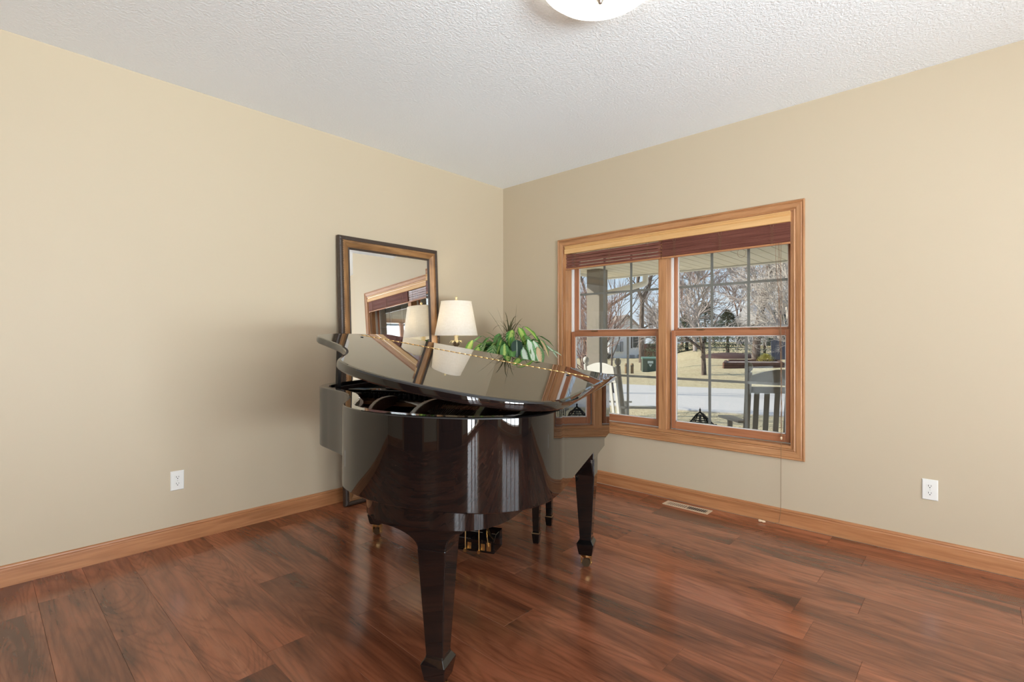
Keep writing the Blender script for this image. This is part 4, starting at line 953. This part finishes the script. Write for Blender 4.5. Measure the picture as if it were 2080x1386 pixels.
EV = mat('evergreen_needles', (.035,.06,.035), .9, spec=.1); t = EV.node_tree; en = noise(t, ocoord(t), 3, 3); t.links.new(ramp(t, en, [(.35, (.04,.06,.04)), (.65, (.13,.17,.10))]), bs(EV).inputs['Base Color'])
def evergreen(base, hh, rad, seed, label, z0=.12):
    rn = random.Random(seed); root = empty('evergreen_tree', base, label=label, cat='tree')
    obj('trunk', MB().tube([(0,0,-.1), (0,0,hh*.95)], [rad*.07, .02], 8), BARK, root)
    m_ = MB(); n_ = 9000
    for k in range(n_):
        q = rn.random()**.8; z = hh*(z0+(1-z0)*q); R_ = rad*(1-q)**.8*(.45+.55*rn.random()**.5)*(1+.18*math.sin(q*38)); a = rn.uniform(0, 2*PI)
        p = Vector((R_*math.cos(a), R_*math.sin(a), z-R_*.18)); L = rn.uniform(.2, .42)*rad*.24; dr = Vector((math.cos(a+rn.uniform(-.6,.6)), math.sin(a+rn.uniform(-.6,.6)), rn.uniform(-.5,.3))); sd2 = dr.cross(UPV).normalized()*L*.28
        m_.add([p-sd2, p+sd2, p+dr*L], [(0,1,2)])
    obj('needles', m_, EV, root)['kind'] = 'stuff'
evergreen(at(1478, 39), 3.5, 2.2, 71, 'dark spruce behind the mulch mound, middle of the view', z0=.15)
evergreen(at(1432, 60), 5.0, 3.0, 72, 'dark evergreen far behind the young shade tree', z0=.05)
evergreen(at(1553, 37), 3.0, 1.4, 73, 'dark evergreen beside the blue-grey fence', z0=.05)
evergreen(at(1345, 50), 3.2, 2.6, 74, 'dark bushy evergreen behind the green utility box', z0=.03)
evergreen(at(1590, 48), 5, 2.4, 75, 'tall dark evergreen at the right edge of the yard', z0=.05)
evergreen(at(1395, 50), 3.6, 2.6, 76, 'low dark evergreen left of the spruce', z0=.03)
def shrub(base, r_, hh, m, seed, label):
    rn = random.Random(seed); b = MB()
    for k in range(700):
        a = rn.uniform(0, 2*PI); e_ = rn.uniform(.1, 1.5); R_ = rn.uniform(.6, 1)
        p = Vector((math.cos(a)*math.cos(e_)*r_, math.sin(a)*math.cos(e_)*r_, math.sin(e_)*hh))*R_; d = Vector((math.cos(a), math.sin(a), 1.2)).normalized()*r_*.25; s_ = Vector((-math.sin(a), math.cos(a), 0))*r_*.03
        b.add([p-s_, p+s_, p+d], [(0,1,2)])
    o = obj('shrub', b, m, loc=base); tag(o, label, 'shrub')
shrub(at(1555, 30), .55, .55, mat('dry_yellow_grass', (.45,.40,.10), .9), 81, 'yellow-green grass clump in the raised bed')
shrub(at(1222, 55), 1.4, .9, mat('shrub_grey', (.12,.10,.09), .9), 82, 'low dark shrub at the foot of the white house')

# white house
hp_ = at(1274, 60); 
def hz(px): return (px-1040)/FPX*60
HW_ = mat('house_siding', (.86,.87,.88), .7); t = HW_.node_tree
HR = mat('house_roof', (.42,.40,.39), .9); HT = mat('house_trim', (.36,.30,.25), .7)
hrz = math.atan2(Rv.y, Rv.x)+.12
hs2 = empty('white_house', (hp_.x, hp_.y, hp_.z-.1), hrz, label='white gabled house across the street behind the porch column', cat='house')
ez, pz = 3.05, 5.35
obj('gable_wall', MB().prism([(-2.2, 0), (2.3, 0), (2.3, ez), (0, pz-.15), (-2.2, ez)], 0, 9, 'Y'), HW_, hs2)
sd3 = MB()
for k in range(27): sd3.box(-2.19, 2.29, -.02, 0, k*.115, k*.115+.10)
obj('lap_siding', sd3, HW_, hs2)['kind'] = 'stuff'
for s in (-1, 1):
    a = (0, pz); b2 = (s*2.75, ez-.35)
    obj('roof_slope', MB().prism([(a[0], a[1]), (b2[0], b2[1]), (b2[0], b2[1]-.18), (a[0], a[1]-.2)][::s], -.4, 9.4, 'Y'), HT, hs2)
obj('main_wing', MB().box(-14, -2.2, 2.2, 8, 0, ez), HW_, hs2)
obj('main_roof', MB().prism([(1.6, ez-.1), (4.9, pz+.1), (8.5, ez-.1)], -14.5, .0, 'X'), HR, hs2)
wn = obj('house_window', MB().box(.62, 1.42, -.06, .0, 1.3, 2.75), mat('house_window_white', (.8,.8,.8), .5), hs2)
obj('pane', MB().box(.70, 1.34, -.075, -.05, 1.38, 2.67), mat('dark_pane', (.05,.06,.06), .2), wn)
for x in (.45, 1.42): obj('shutter', MB().box(x, x+.17, -.075, -.02, 1.3, 2.75), mat('shutter_dark', (.07,.065,.06), .6), hs2)
for (x, w_, h_) in ((-1.5, .35, 1.1), (-.9, .3, 1.5), (.3, .5, .5), (1.3, .9, .55)): obj('meter_box', MB().box(x, x+w_, -.35, -.02, .0 if h_ < 1 else .9, h_+(0 if h_ < 1 else .6)), mat('meter_grey', (.30,.31,.33), .6), hs2)
# red fence behind
rfp = at(1313, 50); rf2 = empty('red_fence', (rfp.x, rfp.y, rfp.z), math.atan2(Rv.y, Rv.x), label='reddish board fence at the right corner of the white house', cat='fence')
bp_ = MB()
for k in range(14): bp_.box(k*.16-.2, k*.16-.06, -.02, .02, 0, 1.75+.03*(k % 2))
obj('board_panel', bp_, mat('red_wood', (.20,.07,.045), .8), rf2)['kind'] = 'stuff'
obj('fence_rail', MB().box(-.25, 2.1, .02, .06, 1.3, 1.4).box(-.25, 2.1, .02, .06, .3, .4), mat('red_wood2', (.18,.06,.04), .8), rf2)
# utility box and posts
up_ = at(1319.5, 30); ub = empty('utility_box', (up_.x, up_.y, up_.z-.02), math.atan2(Rv.y, Rv.x)-.15, label='green metal utility box on the lawn beyond the street', cat='utility box')
UG = mat('utility_green', (.07,.095,.068), .55)
obj('cabinet', MB().box(-.44, .44, -.4, .4, 0, .80), UG, ub, bevel=.02); obj('lid', MB().loft([[(-.47,-.44,.78),(.47,-.44,.78),(.47,.42,.78),(-.47,.42,.78)], [(-.46,-.43,.84),(.46,-.43,.84),(.46,.41,.90),(-.46,.41,.90)]]), mat('utility_green_lid', (.10,.20,.13), .5), ub)
obj('warning_label', MB().box(-.16, .16, -.409, -.399, .53, .68).add([(-.1,-.405,.48),(.1,-.405,.48),(0,-.405,.32),(-.1,-.409,.48),(.1,-.409,.48),(0,-.409,.32)], [(0,1,2),(3,5,4),(0,3,4,1),(1,4,5,2),(2,5,3,0)]), mat('label_pale', (.55,.62,.58), .6), ub)
up2 = at(1307.5, 31.5); ub2 = empty('pedestal_box', (up2.x, up2.y, up2.z), .2, label='dark reddish utility pedestal left of the green box', cat='utility box')
obj('body', MB().box(-.15, .15, -.15, .15, 0, .82), mat('pedestal_brown', (.10,.045,.04), .6), ub2, bevel=.01); obj('cap', MB().box(-.17, .17, -.17, .17, .82, .88), mat('pedestal_cap', (.08,.04,.035), .6), ub2, bevel=.01)
obj('label_plate', MB().box(-.08, .08, -.16, -.149, .5, .62), mat('label_pale2', (.6,.55,.52), .6), ub2)
WP = mat('bollard_wood', (.22,.14,.07), .8)
for (px, lab) in ((1272, 'wooden bollard on the lawn, nearer the rocking chair'), (1284, 'wooden bollard on the lawn, nearer the green box')):
    p_ = at(px, 28); b_ = empty('bollard', p_, label=lab, cat='post', group='wooden bollards on the lawn')
    obj('post', MB().lathe([(0,0), (.085,0), (.085,.52), (.06,.56), (0,.57)], 14), WP, b_, smooth=True, angle=40); obj('band', MB().lathe([(.087,.40), (.089,.41), (.089,.46), (.087,.47)], 14), mat('band_dark', (.1,.08,.06), .7), b_)
# raised bed, mulch mound
rb_ = at(1532, 27.2); bed = empty('raised_bed', (rb_.x, rb_.y, rb_.z-.02), math.atan2(Rv.y, Rv.x)+.02, label='raised garden bed edged with brown timbers around the large tree', cat='garden bed')
TM = wood('landscape_timber', (.06,.03,.02), (.115,.055,.035), (.18,.09,.06), 'X', .85)
sh_ = lambda x, y: (x+.48*y, y)
for z in (0, .16):
    obj('timber', MB().box(-1.70, 1.62, -.09, .09, z, z+.15), TM, bed, bevel=.01)
    obj('timber', MB().box(-.05, 3.05, 2.9, 3.06, z+.06, z+.21), TM, bed, bevel=.01)
    for x in (-1.62, 1.54): obj('timber', MB().prism([sh_(x-.08, .1), sh_(x+.08, .1), sh_(x+.08, 2.9), sh_(x-.08, 2.9)], z+.02, z+.17), TM, bed)
MU = mat('mulch', (.30,.22,.18), .95); t = MU.node_tree; mn = noise(t, ocoord(t), 9, 4, 0, .7); t.links.new(ramp(t, mn, [(.35, (.10,.06,.045)), (.6, (.46,.35,.29))]), bs(MU).inputs['Base Color'])
obj('mulch', MB().prism([sh_(-1.55, .1), sh_(1.5, .1), sh_(1.5, 2.9), sh_(-1.55, 2.9)], .03, .27), MU, bed)
mm_ = at(1482, 36); MU2 = mat('dark_mulch', (.07,.035,.03), .95)
m_ = MB().lathe([(2.2, -.4), (1.9, .1), (1.2, .25), (.4, .32), (0, .33)], 24); tag(obj('mulch_mound', m_, MU2, loc=mm_, smooth=True), 'dark mulch mound under the spruce on the far lawn', 'mulch')
# blue-grey fence and neighbouring house at right
bp2 = at(1560, 33); bf = empty('privacy_fence', (bp2.x, bp2.y, bp2.z), math.atan2(Rv.y, Rv.x)-.1, label='dark blue-grey board fence at the right of the yard', cat='fence')
q_ = MB()
for k in range(24): q_.box(k*.15+.2, k*.15+.335, -.015, .015, 0, 1.35)
obj('board_panel', q_, mat('blue_grey_board', (.085,.09,.125), .7), bf)['kind'] = 'stuff'
obj('fence_rail', MB().box(.2, 3.8, .015, .05, 1.1, 1.18).box(.2, 3.8, .015, .05, .3, .38), mat('blue_grey_rail', (.08,.085,.12), .7), bf)
nh = at(1600, 52); h3 = empty('grey_house', (nh.x, nh.y, nh.z-.2), math.atan2(Rv.y, Rv.x), label='grey house partly hidden by branches at the right edge', cat='house')
obj('wall', MB().box(-2.2, 8, 0, 7, 0, 2.6), mat('grey_siding', (.30,.29,.31), .8), h3)
obj('roof', MB().prism([(-.5, 2.5), (3.5, 4.6), (7.5, 2.5)], -2.7, 8.5, 'X'), mat('grey_roof', (.30,.29,.30), .9), h3)
obj('house_window', MB().box(0, 1.1, -.05, .02, 1.0, 2.1), mat('dark_pane2', (.06,.07,.08), .2), h3)
